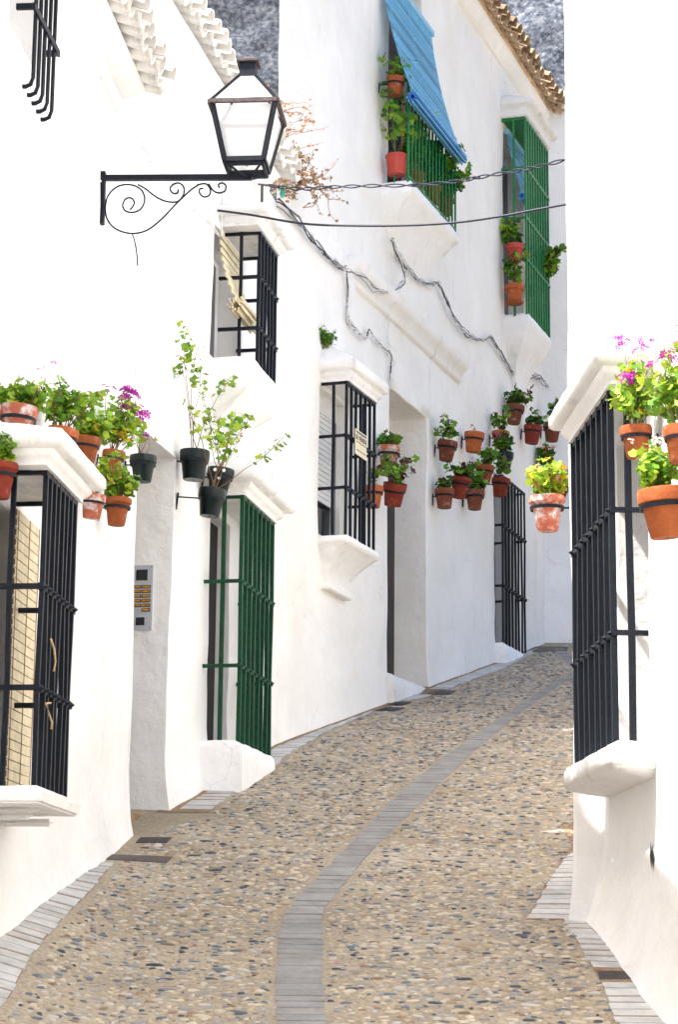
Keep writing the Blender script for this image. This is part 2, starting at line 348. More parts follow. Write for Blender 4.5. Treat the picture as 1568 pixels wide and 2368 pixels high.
# ------------------------------------------------------------------ road: one sheet of mortar, cobbles and pavers set in it
xs = np.concatenate([np.arange(-9, -2.5, .8), np.arange(-2.5, 4.2, .12), np.arange(4.2, 12, .8)])
ys = np.concatenate([np.arange(-6, 7, .8), np.arange(7, 29.5, .12), np.arange(29.5, 46, .8)])
mb = MB()
mb.v = [(x, y, zg(x, y) + .008 * noise.noise(Vector((x * 1.5, y * 1.5, 3)))) for y in ys for x in xs]
nx = len(xs); mb.f = [(j * nx + i, j * nx + i + 1, (j + 1) * nx + i + 1, (j + 1) * nx + i) for j in range(len(ys) - 1) for i in range(nx - 1)]; mb.m = [0] * len(mb.f)
road = mb.build('road', M['mortar'], smooth=180); tag(road, kind='structure')
def zroad(X, Y): return zg(X, Y) + .008 * noise.noise(Vector((X * 1.5, Y * 1.5, 3)))
mb = MB(); S_ = 900
mb.add([(-S_, -S_, -3.2), (S_, -S_, -3.2), (S_, S_, -3.2), (-S_, S_, -3.2)], [(0, 1, 2, 3)])
tag(mb.build('ground', M['earth']), kind='structure')

def poly(pts): return np.array([gpt(*p)[:2] for p in pts])
def xat(P, Y):
    o = np.argsort(P[:, 1]); return float(np.interp(Y, P[o, 1], P[o, 0]))
SL = poly([(638, 2420), (638, 2368), (640, 2240), (650, 2130), (700, 2062), (765, 2000), (850, 1910), (930, 1830), (1015, 1760), (1130, 1680), (1250, 1600), (1330, 1550)])
SR = poly([(754, 2420), (752, 2368), (746, 2240), (745, 2110), (790, 2050), (870, 1955), (950, 1880), (1030, 1800), (1100, 1735), (1200, 1650), (1313, 1570), (1350, 1545)])
def lwall(Y):
    if Y < K0[1]: return K0[0] + .09 * (Y - K0[1])
    if Y < K1[1]: return K0[0] + (K1[0] - K0[0]) * (Y - K0[1]) / (K1[1] - K0[1])
    return K1[0] + (K2[0] - K1[0]) * (Y - K1[1]) / (K2[1] - K1[1])
LI = poly([(-30, 2360), (22, 2305), (66, 2215), (140, 2130), (180, 2090), (222, 2046), (258, 2001), (285, 1975), (330, 1945), (395, 1905), (470, 1890), (525, 1843), (642, 1768), (655, 1750), (760, 1690), (872, 1642), (1000, 1607), (1160, 1548), (1235, 1512)])
def lin(Y): return max(lwall(Y) + .1, xat(LI, Y))
RI1 = poly([(1222, 2125), (1270, 2040), (1327, 1955)]); RI2 = poly([(1455, 2420), (1430, 2368), (1400, 2290), (1360, 2220), (1318, 2152)])
RO2 = poly([(1640, 2420), (1568, 2345), (1510, 2270), (1440, 2200), (1375, 2146)])
YR = gpt(1222, 2128)[1]
def rin(Y):
    if Y < YR: return xat(RI2, Y)
    if Y < gpt(1327, 1955)[1]: return xat(RI1, Y)
    return min(4.0, 1.30 + .22 * (Y - 12.12))
def inset(Y, x): return x
def brick_run(fl, fr, y0, y1, pitch, matl, jw=.022, parent=road, skip=(), hr=(.005, .010)):
    y = y0; k = 0
    while y < y1:
        p = pitch * random.uniform(.88, 1.12); ya, yb = y + jw / 2, y + p - jw / 2; y += p
        if any(a < ya < b or a < yb < b for a, b in skip): continue
        b = MB(); ps = []
        dl, dr = random.uniform(-.008, .008), random.uniform(-.008, .008); h = random.uniform(*hr); tilt = random.uniform(-.002, .002)
        la, ra, lb, rb = fl(ya) + dl, fr(ya) + dr, fl(yb) + dl, fr(yb) + dr
        for dz in (-.03, h):
            for (x, yy) in ((la, ya), (ra, ya), (rb, yb), (lb, yb)): ps.append((x, yy, zroad(x, yy) + dz + (tilt if yy == ya else -tilt)))
        b.hexa(ps); o = b.build('brick', matl, parent); k += 1
    return k
nb = brick_run(lambda Y: xat(SL, Y), lambda Y: xat(SR, Y), 9.3, 27.2, .115, M['brickg'], jw=.016, hr=(.003, .007))
def joint_strip(fl, fr, y0, y1, dz=.004, m='joint'):
    b = MB(); yy = np.linspace(y0, y1, int((y1 - y0) / .12) + 2); vs = []
    for Y in yy: vs += [(fl(Y), Y, zroad(fl(Y), Y) + dz), (fr(Y), Y, zroad(fr(Y), Y) + dz)]
    b.add(vs, [(2 * i, 2 * i + 1, 2 * i + 3, 2 * i + 2) for i in range(len(yy) - 1)]); o = b.build('paver_joint', M[m], road); return o
lo = lambda Y: lwall(Y) + .085
yA = gpt(240, 2001)[1]; yA2 = K0[1] + .95; yG0 = gpt(468, 1835)[1]; yG1 = gpt(640, 1765)[1]
joint_strip(lambda Y: lwall(Y) - .05, lin, 9.6, yA - .03)
brick_run(lambda Y: lwall(Y) + .03, lin, 9.6, yA - .05, .125, M['brickw'])
joint_strip(lambda Y: lwall(Y) - .05, lin, yA2 - .1, 27.4)
grate_y = [(gpt(870, 1642)[1], gpt(935, 1625)[1]), (gpt(1000, 1606)[1] - .06, gpt(1050, 1596)[1])]
brick_run(lo, lin, yA2 + .02, 27.3, .13, M['brickw'], skip=grate_y)
# right edging: first run beside the pier, second along the near wall
y2 = gpt(1320, 1985)[1]
r2x = lambda Y: 1.32 + .22 * (Y - 12.12)
joint_strip(lambda Y: xat(RI1, Y) - .01, lambda Y: r2x(Y) + .05, YR, y2 + 1.2)
brick_run(lambda Y: xat(RI1, Y) + (.24 * max(0, Y - y2)), lambda Y: r2x(Y) - .03, YR + .02, y2 + 1.0, .125, M['brickw'])
joint_strip(lambda Y: xat(RI2, Y), lambda Y: rw_x(Y) + .1, 9.0, YR)
yg0, yg1 = gpt(1385, 2268)[1], gpt(1385, 2247)[1]
brick_run(lambda Y: xat(RI2, Y), lambda Y: xat(RO2, Y) - .03, 9.0, YR, .125, M['brickw'], skip=[(yg0 - .02, yg1 + .02)])

DRAINS = [[(225, 1986), (385, 1996), (398, 1983), (245, 1976)], [(313, 1950), (385, 1951), (396, 1939), (325, 1938)], [(868, 1644), (912, 1646), (938, 1638), (893, 1636)], [(893, 1631), (930, 1632), (952, 1625), (915, 1624)],
          [(985, 1607), (1040, 1607), (1055, 1598), (1003, 1598)], [(1222, 1508), (1312, 1508), (1314, 1496), (1236, 1496)], [(1388, 2268), (1490, 2266), (1478, 2247), (1382, 2248)]]
DBOX = []
for q_ in DRAINS:
    g_ = [gpt(*c) for c in q_]; DBOX.append((min(p[0] for p in g_) - .02, max(p[0] for p in g_) + .02, min(p[1] for p in g_) - .02, max(p[1] for p in g_) + .02))
def in_drain(x, y): return any(a < x < b and c < y < d for a, b, c, d in DBOX)
# cobbles
def dome(n=8):
    vs = []; fs = []
    for (r, z) in ((1.0, -.35), (.95, .5), (.62, .9)):
        for k in range(n):
            a = 2 * math.pi * k / n; q = 1 + .16 * random.uniform(-1, 1)
            vs.append((r * q * math.cos(a), r * q * math.sin(a), z))
    vs.append((0, 0, 1.0)); t = 3 * n
    for i in range(2):
        for k in range(n): a, b = i * n + k, i * n + (k + 1) % n; fs.append((a, b, b + n, a + n))
    for k in range(n): fs.append((2 * n + k, 2 * n + (k + 1) % n, t))
    return vs, fs
DOMES = [dome() for _ in range(6)]
cobs = []
Y = 9.0
while Y < 27.7:
    step = .034 if Y < 14 else .042
    x0, x1 = lin(Y) + .02, rin(Y) - .02
    if Y > 23: x1 = max(x1, 3.3)
    x = x0 + random.uniform(0, .05)
    while x < x1:
        mi = random.choices(range(7), (12 + (Y > 15) * 5, 17, 19, 9, 8, 8 + (Y > 15) * 4, 27))[0]; a = random.lognormvariate(math.log(.020), .40); a = min(.054, max(.008, a)); b = a * (random.uniform(.34, .6) if mi in (0, 5, 3) else random.uniform(.45, .85)); b = min(b, .021)  # more dark stones uphill: shading at the grazing view put into the colour mix
        yy = Y + random.uniform(-.02, .02); xx = x + a
        if not in_drain(xx, yy) and not (xat(SL, yy) - a - .01 < xx < xat(SR, yy) + a + .01) and random.random() < .93:
            cobs.append((xx, yy, a, b, random.gauss(0, .38), mi, random.randrange(6), random.choice((.004, .007, .010, .013))))
        x += 2 * a + random.uniform(.003, .026)
    Y += step * random.uniform(.85, 1.15)
def visible_size(c):
    P = np.array([c[0], c[1], zg(c[0], c[1])]); d = P @ FW; px = IW / 2 + F * (P @ RT) / d; py = IH / 2 - F * (P @ UP) / d
    return (2 * c[2] / d) if (-5 < px < IW + 5 and py < IH + 2) else 0
order = sorted(range(len(cobs)), key=lambda i: -visible_size(cobs[i])); single = set(order[:300])
cme = {}
stuff = MB()
for i, (x, y, a, b, r, mi, di, h) in enumerate(cobs):
    z = zroad(x, y); ca, sa = math.cos(r), math.sin(r)
    if i in single:
        if (mi, di) not in cme:
            q = MB(); q.add(*DOMES[di]); cme[(mi, di)] = q.mesh('cobble', [COB[mi]], 180)
        Mx = Matrix.Translation((x, y, z - .003)) @ Matrix.Rotation(math.atan(.25), 4, 'X') @ Matrix.Rotation(r, 4, 'Z') @ Matrix.Diagonal((a, b, h, 1))
        place('cobble', cme[(mi, di)], road, Mx)
    else:
        vs, fs = DOMES[di]
        stuff.add([(x + a * vx * ca - b * vy * sa, y + a * vx * sa + b * vy * ca, z - .003 + h * vz + .25 * (a * vx * sa + b * vy * ca)) for vx, vy, vz in vs], fs, mi)
o = stuff.build('cobbles', COB, road, 180); tag(o, kind='stuff')
print('bricks', nb, 'cobbles', len(cobs))

# drain covers
def drain(p, label, m='grate', n=0):
    q = [gpt(*c) for c in p]; c = sum(q) / 4
    t = thing('drain_cover', label, 'drain cover', (c[0], c[1], zroad(c[0], c[1])), 'iron drain covers in the paving')
    b = MB(); lo_, hi_ = [], []
    for g in q: z = zroad(g[0], g[1]); lo_.append((g[0], g[1], z - .03)); hi_.append((g[0], g[1], z + .005))
    b.hexa(lo_ + hi_); b.build('plate', M[m], t)
    if n:
        hi = [Vector(h) + Vector((0, 0, .002)) for h in hi_]
        for k in range(n):
            s0 = (k + .5) / n; a_ = hi[0].lerp(hi[1], s0); c_ = hi[3].lerp(hi[2], s0)
            bb = MB(); bb.bar(a_.lerp(c_, .08), a_.lerp(c_, .92), .012, .008); bb.build('rib', M['black'], t)
    return t
drain([(225, 1986), (385, 1996), (398, 1983), (245, 1976)], 'long rusty iron cover in the paving, nearest the left house corner', 'rust')
drain([(313, 1950), (385, 1951), (396, 1939), (325, 1938)], 'small dark iron cover beside the grey doorway on the left')
drain([(868, 1644), (912, 1646), (938, 1638), (893, 1636)], 'lower of two iron grates in pale pavers before the dark doorway', n=5)
drain([(893, 1631), (930, 1632), (952, 1625), (915, 1624)], 'upper of two iron grates in pale pavers before the dark doorway', n=5)
drain([(985, 1607), (1040, 1607), (1055, 1598), (1003, 1598)], 'iron grate in the pavers just uphill of the dark doorway', n=5)
drain([(1222, 1508), (1312, 1508), (1314, 1496), (1236, 1496)], 'wide brown iron cover at the crest of the street', 'rust')
drain([(1388, 2268), (1490, 2266), (1478, 2247), (1382, 2248)], 'black rectangular drain cover in the right-hand paver edging')

# ------------------------------------------------------------------ house walls with recesses
def facade(W, u0, u1, z0, z1, holes, T, m, parent, seed=0, amp=.012, flare=0.0, bvec=None):
    bv_ = Vector((bvec[0], bvec[1], 0)) if bvec else Vector((-W.n[0] * T, -W.n[1] * T, 0))
    us = {round(u0, 4), round(u1, 4)}; zs = {round(z0, 4), round(z1, 4)}
    for h in holes: us |= {round(h[0], 4), round(h[1], 4)}; zs |= {round(h[2], 4), round(h[3], 4)}
    def fill(s, d):
        s = sorted(s); o = []
        for a, b in zip(s[:-1], s[1:]):
            n = max(1, int(round((b - a) / d))); o += [a + (b - a) * i / n for i in range(n)]
        return o + [s[-1]]
    U = fill(us, .13); Z = fill(zs, .13); nu = len(U)
    b = MB()
    def disp(u, z):
        k = noise.noise(Vector((u * .8, z * .8, seed))) * amp * 1.6 + noise.noise(Vector((u * 3.1, z * 3.1, seed + 5))) * amp * .7
        if flare:
            p = W.pt(u, 0, z); h = z - zg(p.x, p.y); k += flare * max(0, 1 - h / .5) ** 2 if h > -.3 else flare
        return k
    b.v = [W.pt(u, disp(u, z), z) for z in Z for u in U]
    def hole_at(i, j):
        if i < 0 or j < 0 or i >= nu - 1 or j >= len(Z) - 1: return 'out'
        cu, cz = (U[i] + U[i + 1]) / 2, (Z[j] + Z[j + 1]) / 2
        for k, h in enumerate(holes):
            if h[0] < cu < h[1] and h[2] < cz < h[3]: return k
        return None
    back = {}
    def bv(i, j, k):
        key = (i, j, k)
        if key not in back:
            back[key] = len(b.v); d = T if k == 'out' else holes[k][4]
            b.v.append(W.pt(U[i], 0, Z[j]) + bv_ if k == 'out' else W.pt(U[i], -d, Z[j]))
        return back[key]
    for j in range(len(Z) - 1):
        for i in range(nu - 1):
            if hole_at(i, j) is not None: continue
            q = [(i, j), (i + 1, j), (i + 1, j + 1), (i, j + 1)]
            b.f.append(tuple(y * nu + x for x, y in q))
            for (p, r_), nb_ in zip(((q[0], q[1]), (q[1], q[2]), (q[2], q[3]), (q[3], q[0])), ((i, j - 1), (i + 1, j), (i, j + 1), (i - 1, j))):
                k = hole_at(*nb_)
                if k is not None: b.f.append((p[1] * nu + p[0], bv(*p, k), bv(*r_, k), r_[1] * nu + r_[0]))
    for k, h in enumerate(holes): b.add([W.pt(h[0], -h[4], h[2]), W.pt(h[1], -h[4], h[2]), W.pt(h[1], -h[4], h[3]), W.pt(h[0], -h[4], h[3])], [(0, 1, 2, 3)])
    b.add([W.pt(u0, 0, z0) + bv_, W.pt(u1, 0, z0) + bv_, W.pt(u1, 0, z1) + bv_, W.pt(u0, 0, z1) + bv_], [(0, 1, 2, 3)])
    b.m = [0] * len(b.f)
    o = b.build('wall', m, parent, 180)
    md = o.modifiers.new('bevel', 'BEVEL'); md.width = .022; md.segments = 2; md.limit_method = 'ANGLE'; md.angle_limit = math.radians(50)
    o.data.set_sharp_from_angle(angle=math.radians(80))
    return o
def grille(W, parent, u0, u1, z0, z1, w, n, rails, m='iron', bw=.024, side=1, knuckle=True, label=None, stub=True, top=True, zb=None):
    g = MB()
    g.wbox(W, u0 - bw, u1 + bw, w - .014, w + .010, z1 - .015, z1 + .012)
    g.wbox(W, u0 - bw - .001, u0 - bw + .024, -.03, w - .013, z1 - .012, z1 + .010); g.wbox(W, u1, u1 + .024, -.03, w - .013, z1 - .012, z1 + .010)
    o = g.build('window_grille', M[m], parent)
    if label: o['label'] = label
    ud, nd = Vector((W.d[0], W.d[1], 0)), Vector((W.n[0], W.n[1], 0)); zz = Vector((0, 0, 1))
    for z in rails:
        g = MB()
        g.wbox(W, u0 - bw, u1 + bw + (.03 if stub else 0), w - .016, w + .012, z - .016, z + .016)
        g.wbox(W, u0 - bw - .001, u0 - bw + .024, -.03, w - .015, z - .013, z + .013)
        g.wbox(W, u1 + .0, u1 + .024, -.03, w - .015, z - .013, z + .013)
        if knuckle:
            for i in range(n):
                u = u0 + (u1 - u0) * i / (n - 1); c = W.pt(u, w + .008, z); r = .03
                g.add([c + ud * r, c + zz * r * .8 + ud * r * .3, c - ud * r, c - zz * r * .8 - ud * r * .3, c + nd * r], [(0, 1, 4), (1, 2, 4), (2, 3, 4), (3, 0, 4), (3, 2, 1, 0)])
        g.build('rail', M[m], o)
    def vbar(u, ww, wd_, za=z0, zb_=z1):
        b = MB(); a_, c_ = W.pt(u, ww, za - .02), W.pt(u, ww, zb_ + .01)
        nd = Vector((W.n[0], W.n[1], 0)); mid = (za + zb_) / 2 + random.uniform(-.2, .2)
        off = random.uniform(-.006, .006)
        pts = [a_, a_.lerp(c_, .33) + nd * off, a_.lerp(c_, .66) - nd * off * .5, c_]
        [b.bar(pts[q], pts[q + 1] + (pts[q + 1] - pts[q]) * .004, wd_, wd_, 0, nd) for q in range(3)]; bb = b.build('bar', M[m], o); return bb
    for i in range(n): vbar(u0 + (u1 - u0) * i / (n - 1), w, bw)
    if side:
        for s in range(side): 
            f = (s + 1) / (side + 1) * w
            vbar(u0 - bw / 2, f, bw); vbar(u1 + bw / 2, f, bw)
    return o
def hood(W, parent, u0, u1, w, z, h, ov, seed=0, m='trim', top=.5):
    b = MB(); L = []
    for fz, fo in ((0, .0), (.12, .0), (.22, .22), (.36, .38), (.46, .40), (.5, .75), (.62, 1.0), (.9, 1.0), (1.0, .9)):
        L.append((z + .012 + h * fz, w + .03 + ov * fo, .03 + ov * fo))
    L.append((z + h * 1.0 + h * top, w * .3, -.02))
    b.rings(W, u0, u1, L); o = b.build('window_hood', M[m], parent)
    return rough(o, .045, .007, 7, seed, 0)
def corbel(W, parent, u0, u1, levels, seed=0, m='trim', name='window_sill', amp=.008):
    b = MB(); b.rings(W, u0, u1, levels); o = b.build(name, M[m], parent); return rough(o, .05, amp, 6, seed, .012)
def slats(W, o, u0, u1, z0, z1, w, pitch, m, thick=.006, gap=.004, prof=None):
    z = z0
    while z < z1 - pitch * .5:
        b = MB(); b.wbox(W, u0, u1, w, w + thick, z + gap / 2, z + pitch - gap / 2); b.build('slat', M[m], o); z += pitch
def tiles(W, parent, u0, u1, z, w_out, slope, m, pitch=.18, ln=.42, r=.078, seed=1):
    rng = random.Random(seed); me = []
    for inv in (0, 1):
        for v in range(2):
            b = MB(); n = 8; vs = []; fs = []
            for s, (x, rr) in enumerate(((0, r), (ln, r * .8))):
                for layer, k2 in ((0, 1.0), (1, .80)):
                    for k in range(n + 1):
                        a = math.pi * k / n; y, zz = math.cos(a) * rr * k2, math.sin(a) * rr * k2 * (1 if not inv else -1)
                        vs.append((-x, y, zz * (1 + .05 * v)))
            q = n + 1
            for k in range(n):
                fs += [(k, k + 1, 2 * q + k + 1, 2 * q + k), (q + k + 1, q + k, 3 * q + k, 3 * q + k + 1), (k + 1, k, q + k, q + k + 1), (2 * q + k, 2 * q + k + 1, 3 * q + k + 1, 3 * q + k)]
            fs += [(0, 2 * q, 3 * q, q), (n, q + n, 3 * q + n, 2 * q + n)]
            b.add(vs, fs); me.append(b.mesh('roof_tile', [M[m]], 60))
    k = 0; u = u0
    base = parent.location
    while u < u1:
        for inv, du, dz in ((0, 0, .03), (1, pitch / 2, .0)):
            P = W.pt(u + du + rng.uniform(-.012, .012), w_out + rng.uniform(-.035, .03) - (.03 if inv else 0), z + dz + rng.uniform(-.01, .01))
            Mx = Matrix.Translation(P - Vector(base)) @ Matrix.Rotation(W.ang() + rng.uniform(-.06, .06), 4, 'Z') @ Matrix.Rotation(slope + rng.uniform(-.05, .05), 4, 'Y') @ Matrix.Rotation(rng.uniform(-.08, .08), 4, 'X')
            place('roof_tile', me[inv * 2 + rng.randrange(2)], parent, Mx)
        u += pitch * rng.uniform(.94, 1.06)
def roof_slab(W, parent, u0, u1, z, w_out, depth, rise, m, bvec=None):
    b = MB(); t = .07; bv_ = Vector((bvec[0], bvec[1], 0)) if bvec else Vector((-W.n[0], -W.n[1], 0)) * depth
    b.hexa([W.pt(u0, w_out, z), W.pt(u1, w_out, z), W.pt(u1, 0, z + rise) + bv_, W.pt(u0, 0, z + rise) + bv_, W.pt(u0, w_out, z + t), W.pt(u1, w_out, z + t), W.pt(u1, 0, z + rise + t) + bv_, W.pt(u0, 0, z + rise + t) + bv_])
    b.build('roof', M[m], parent)

# ---- house A (near left)
hA = thing('white_house', 'whitewashed house nearest on the left with a black grille window and the street lamp', 'house', (K0[0] - .2, K0[1] - 4, 0))
LA = A.L
la1u, la1z, _ = A.pix(106, 1094, .31); lu1 = A.pix(172, 1186, .31)[0]; lz0 = A.pix(78, 1826, .31)[1]
zEA = A.pix(285, 225, .05)[1]
hw0, hw1 = la1u - .02, A.pix(72, 1400, .0)[0] + .03
upu0, upu1 = A.pix(68, 100, .0)[0], A.pix(92, 100, .0)[0]
facade(A, -16, LA, -2.6, zEA + .12, [(hw0, hw1, lz0 + .0, la1z - .05, .3), (upu0 - .45, upu1 + .03, A.pix(90, 178, 0)[1], A.pix(90, 178, 0)[1] + .95, .25)], 5.0, M['white'], hA, 1, .013, .05)
g = grille(A, hA, la1u, lu1, lz0, la1z, .31, 8, [A.pix(104, 1363, .31)[1], A.pix(98, 1597, .31)[1]], label='black iron window grille with rope ends tied to it')
hood(A, hA, la1u - .1, lu1 + .03, .31, la1z, .16, .1, 2)
corbel(A, hA, la1u - .12, lu1 + .05, [(lz0 - .075, .37, .02), (lz0 - .005, .385, .03), (lz0 + .01, .35, .01)], 3, amp=.004)
for q0, q1 in ((la1u + .12, la1u + .2), (lu1 - .1, lu1 - .03)): b = MB(); b.wbox(A, q0, q1, 0, .27, lz0 - .135, lz0 - .095); rough(b.build('sill_bracket', M['oldwhite'], hA), .06, .004)
b = MB(); b.wbox(A, hw0 + .02, hw1 - .02, -.28, -.24, lz0 + .02, la1z - .07); wn = b.build('window', M['wood'], hA)
b = MB(); b.wbox(A, hw0 + .08, hw1 - .08, -.238, -.23, lz0 + .1, la1z - .14); b.build('pane', M['glass'], wn)
bl = thing('roller_blind', 'straw-coloured slatted roller blind hanging behind the near left black grille', 'blind', A.pt((hw0 + hw1) / 2, .02, lz0), 'slatted straw blinds at the left windows')
bu0 = A.pix(24, 1500, .03)[0]
slats(A, bl, bu0, hw1 - .02, lz0 + .05, la1z - .06, .02, .052, 'reed', .009, .006)
b = MB()
for u in (bu0 + .03, (bu0 + hw1) / 2, hw1 - .06): b.bar(A.pt(u, .036, lz0 + .02), A.pt(u, .036, la1z - .06), .004)
z = lz0 + .06
while z < la1z - .08: b.wbox(A, bu0 - .014, bu0 - .002, .015, .035, z, z + .03); z += .052
b.build('cord', M['cord'], bl)
# rope ends on the grille
for (pts, lab) in (([(117, 1478), (124, 1500), (127, 1530), (124, 1552)], 'short curl of tan rope on the black grille, upper one'), ([(105, 1627), (116, 1626), (106, 1628), (112, 1650), (119, 1670), (118, 1686)], 'frayed tan rope end knotted on the lower rail of the black grille')):
    b = MB(); b.tube([A.at(x, y, .345) for x, y in pts], .006, 6); tag(b.build('rope', M['rope'], None, 180), lab, 'rope', 'rope ends tied to the near grille')
# upper grille: bars bowed back to the wall at the foot
gu = MB(); W_ = A
wz = .065
u_a, u_b = A.pix(75, 195, wz)[0], A.pix(118, 268, wz)[0]; zf = A.pix(75, 195, wz)[1]
zz = A.pix(80, 28, wz)[1]
gu.wbox(A, u_a - .10, u_b + .07, wz + .004, wz + .02, zz - .018, zz + .018); gu.wbox(A, u_a - .10, u_a - .078, -.02, wz + .003, zz - .016, zz + .016)
gu.wbox(A, u_b + .045, u_b + .068, -.02, wz + .003, zz - .016, zz + .016)
go = gu.build('window_grille', M['iron'], hA); go['label'] = 'black upper window grille whose bars bend back into the wall'
for i in range(5):
    u = u_a + (u_b - u_a) * i / 4; b = MB()
    b.tube([A.pt(u, -.03, zf - .012), A.pt(u, wz * .4, zf - .012), A.pt(u, wz * .8, zf + .0), A.pt(u, wz, zf + .04), A.pt(u, wz, zf + .5), A.pt(u, wz, zf + 1.2)], .0125, 6); b.build('bar', M['iron'], go, 180)
# eave A
eu1 = A.pix(285, 231, .05)[0]
corbel(A, hA, -14, eu1, [(zEA - .12, .02, 0), (zEA - .08, .05, 0), (zEA - .04, .06, 0), (zEA - .03, .04, 0), (zEA, .15, 0), (zEA + .03, .19, 0), (zEA + .06, .20, 0)], 4, 'white', 'eave_cornice', .006)
def solve_tile(W, px, py, u=None, z=None):
    best = None
    for k in range(1, 120):
        w = k * .01; uu, z_, _ = W.pix(px, py, w); e = abs(uu - u) if u is not None else abs(z_ - z)
        if best is None or e < best[0]: best = (e, w, z_, uu)
    return best
_, tw, tzA, _ = solve_tile(A, 397, 196, u=eu1)
print('tileA', tw, tzA, zEA)
tiles(A, hA, eu1 - 3.2, eu1 + .02, tzA, tw, .3, 'tilew', .175, tw + .25, .07, 3)
roof_slab(A, hA, eu1 - 3.1, eu1, zEA + .17, .30, 5.2, 2.1, 'tilew')
roof_slab(A, hA, -14, eu1 - 3.1, zEA + .12, .46, 5.2, 2.15, 'tilew')  # eave out of view, overhang widened to throw unbroken shade on the right wall

# ---- house C
hC = thing('white_house', 'whitewashed house beyond the first doorway with green and black grille windows', 'house', (K0[0] - .5, K0[1] + 2, 1))
gu0, gz1, _ = Cw.pix(561, 1150, .28); gu1 = Cw.pix(630, 1222, .28)[0]; gz0 = Cw.pix(556, 1722, .28)[1]
uu0, uz1, _ = Cw.pix(601, 540, .30); uu1 = Cw.pix(638, 602, .30)[0]; uz0 = Cw.pix(596, 854, .30)[1]
jz = Cw.pix(400, 1058, 0)[1]; ju = Cw.pix(399, 1200, 0)[0]
zEC = Cw.pix(480, 225, .05)[1]
uh1 = Cw.pix(541, 750, 0)[0]; gh1 = Cw.pix(531, 1400, 0)[0]
gun = Cw.pix(484, 1400, 0)[0]
facade(Cw, 0.0, Cw.L + .06, -.2, zEC + .1, [(.02, ju, -.19, jz, .62), (uu0 - .35, uh1 + .25, uz0 + .04, uz1 - .02, .24), (gun, gh1, gz0 + .0, gz1 - .06, .125)], 5.0, M['white'], hC, 9, .013, .04)
b = MB(); b.wbox(Cw, .03, ju - .01, -.61, -.57, .3, jz - .02); dr = b.build('door', M['wood'], hC)
# first doorway: small brick threshold
b = MB(); p = [gpt(292, 1932), gpt(335, 1925), gpt(360, 1895), gpt(292, 1895)]
b.wbox(Cw, .02, ju - .02, -.55, -.10, .6, zg(*Cw.pt(.5, -.2, 0)[:2]) + .05); b.build('threshold', M['joint'], hC)
facade(A, eu1 - .03, LA, zEA + .12, zEC + .1, [], 5.0, M['white'], hC, 1, .013)
grille(Cw, hC, gu0, gu1, gz0, gz1, .28, 8, [Cw.pix(560, 1346, .28)[1], Cw.pix(556, 1541, .28)[1]], 'dgreen', .03, label='dark green iron grille over the low window')
hood(Cw, hC, gu0 + .0, gu1, .28, gz1, .2, .13, 12)
z_ = zg(*Cw.pt(gu0, .2, 0)[:2])
corbel(Cw, hC, gu0 - .06, gu1 + .0, [(z_ - .6, .345, .04), (gz0 - .10, .335, .04), (gz0 - .02, .32, .03), (gz0 + .015, .29, .015)], 13, 'white', 'window_sill', .009)
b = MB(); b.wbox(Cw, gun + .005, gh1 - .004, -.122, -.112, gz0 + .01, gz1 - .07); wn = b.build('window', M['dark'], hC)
grille(Cw, hC, uu0, uu1, uz0, uz1, .30, 6, [Cw.pix(603, 646, .30)[1], Cw.pix(600, 763, .30)[1]], 'iron', .024, label='black iron grille over the upper window')
hood(Cw, hC, uu0 - .15, uu1, .30, uz1, .15, .10, 14, 'oldwhite')
corbel(Cw, hC, uu0 - .35, uu1 + .02, [(uz0 - .46, .04, -.15), (uz0 - .40, .10, -.1), (uz0 - .26, .28, 0), (uz0 - .12, .37, .03), (uz0 - .09, .37, .03), (uz0 - .085, .34, .01), (uz0 + .01, .34, .0)], 15)
b = MB(); b.wbox(Cw, uu0 - .34, uh1 + .24, -.235, -.2, uz0 + .05, uz1 - .04); wn = b.build('window', M['shutter'], hC)
b = MB(); b.wbox(Cw, uu0 - .28, uh1 + .1, -.198, -.192, uz0 + .12, uz1 - .1); b.build('pane', M['glass'], wn)
# rolled straw blind leaning out of the upper window
bl = thing('roller_blind', 'straw-coloured blind half rolled up behind the upper black grille', 'blind', Cw.at(540, 640, .1), 'slatted straw blinds at the left windows')
a0, a1 = Cw.pix(516, 640, .06)[0], Cw.pix(516, 640, .06)[0] + .62
zt, zr = Cw.pix(516, 548, .03)[1], Cw.pix(516, 655, .16)[1]
for k in range(9):
    t = k / 8.0; zc = zt + (zr - zt) * t; wc = .02 + .14 * t * t
    b = MB(); b.wbox(Cw, a0, a1, wc, wc + .012, zc - .022, zc + .02); b.build('slat', M['reed'], bl)
for k in range(22):
    an = k * .75; rr = .026 + .0022 * k; zc = zr - .05 + rr * math.sin(an); wc = .17 + rr * math.cos(an)
    b = MB(); b.bar(Cw.pt(a0, wc, zc), Cw.pt(a1, wc, zc), .012, .017); b.build('slat', M['reed'], bl)
corbel(Cw, hC, -.85, Cw.L - .5, [(zEC - .08, .02, 0), (zEC - .05, .05, 0), (zEC, .06, 0), (zEC + .02, .03, 0), (zEC + .13, .08, 0), (zEC + .16, .13, 0), (zEC + .18, .14, 0)], 16, 'white', 'eave_cornice', .006)
_, twC, _, _ = solve_tile(Cw, 550, 195, z=zEC + .24)
print('tileC', twC, zEC)
tiles(Cw, hC, -1.5, Cw.L - .35, zEC + .25, twC + .06, .3, 'tilew', .18, twC + .35, .072, 5)
roof_slab(Cw, hC, -.9, Cw.L - .3, zEC + .31, .02, 5.2, 1.6, 'tilew')

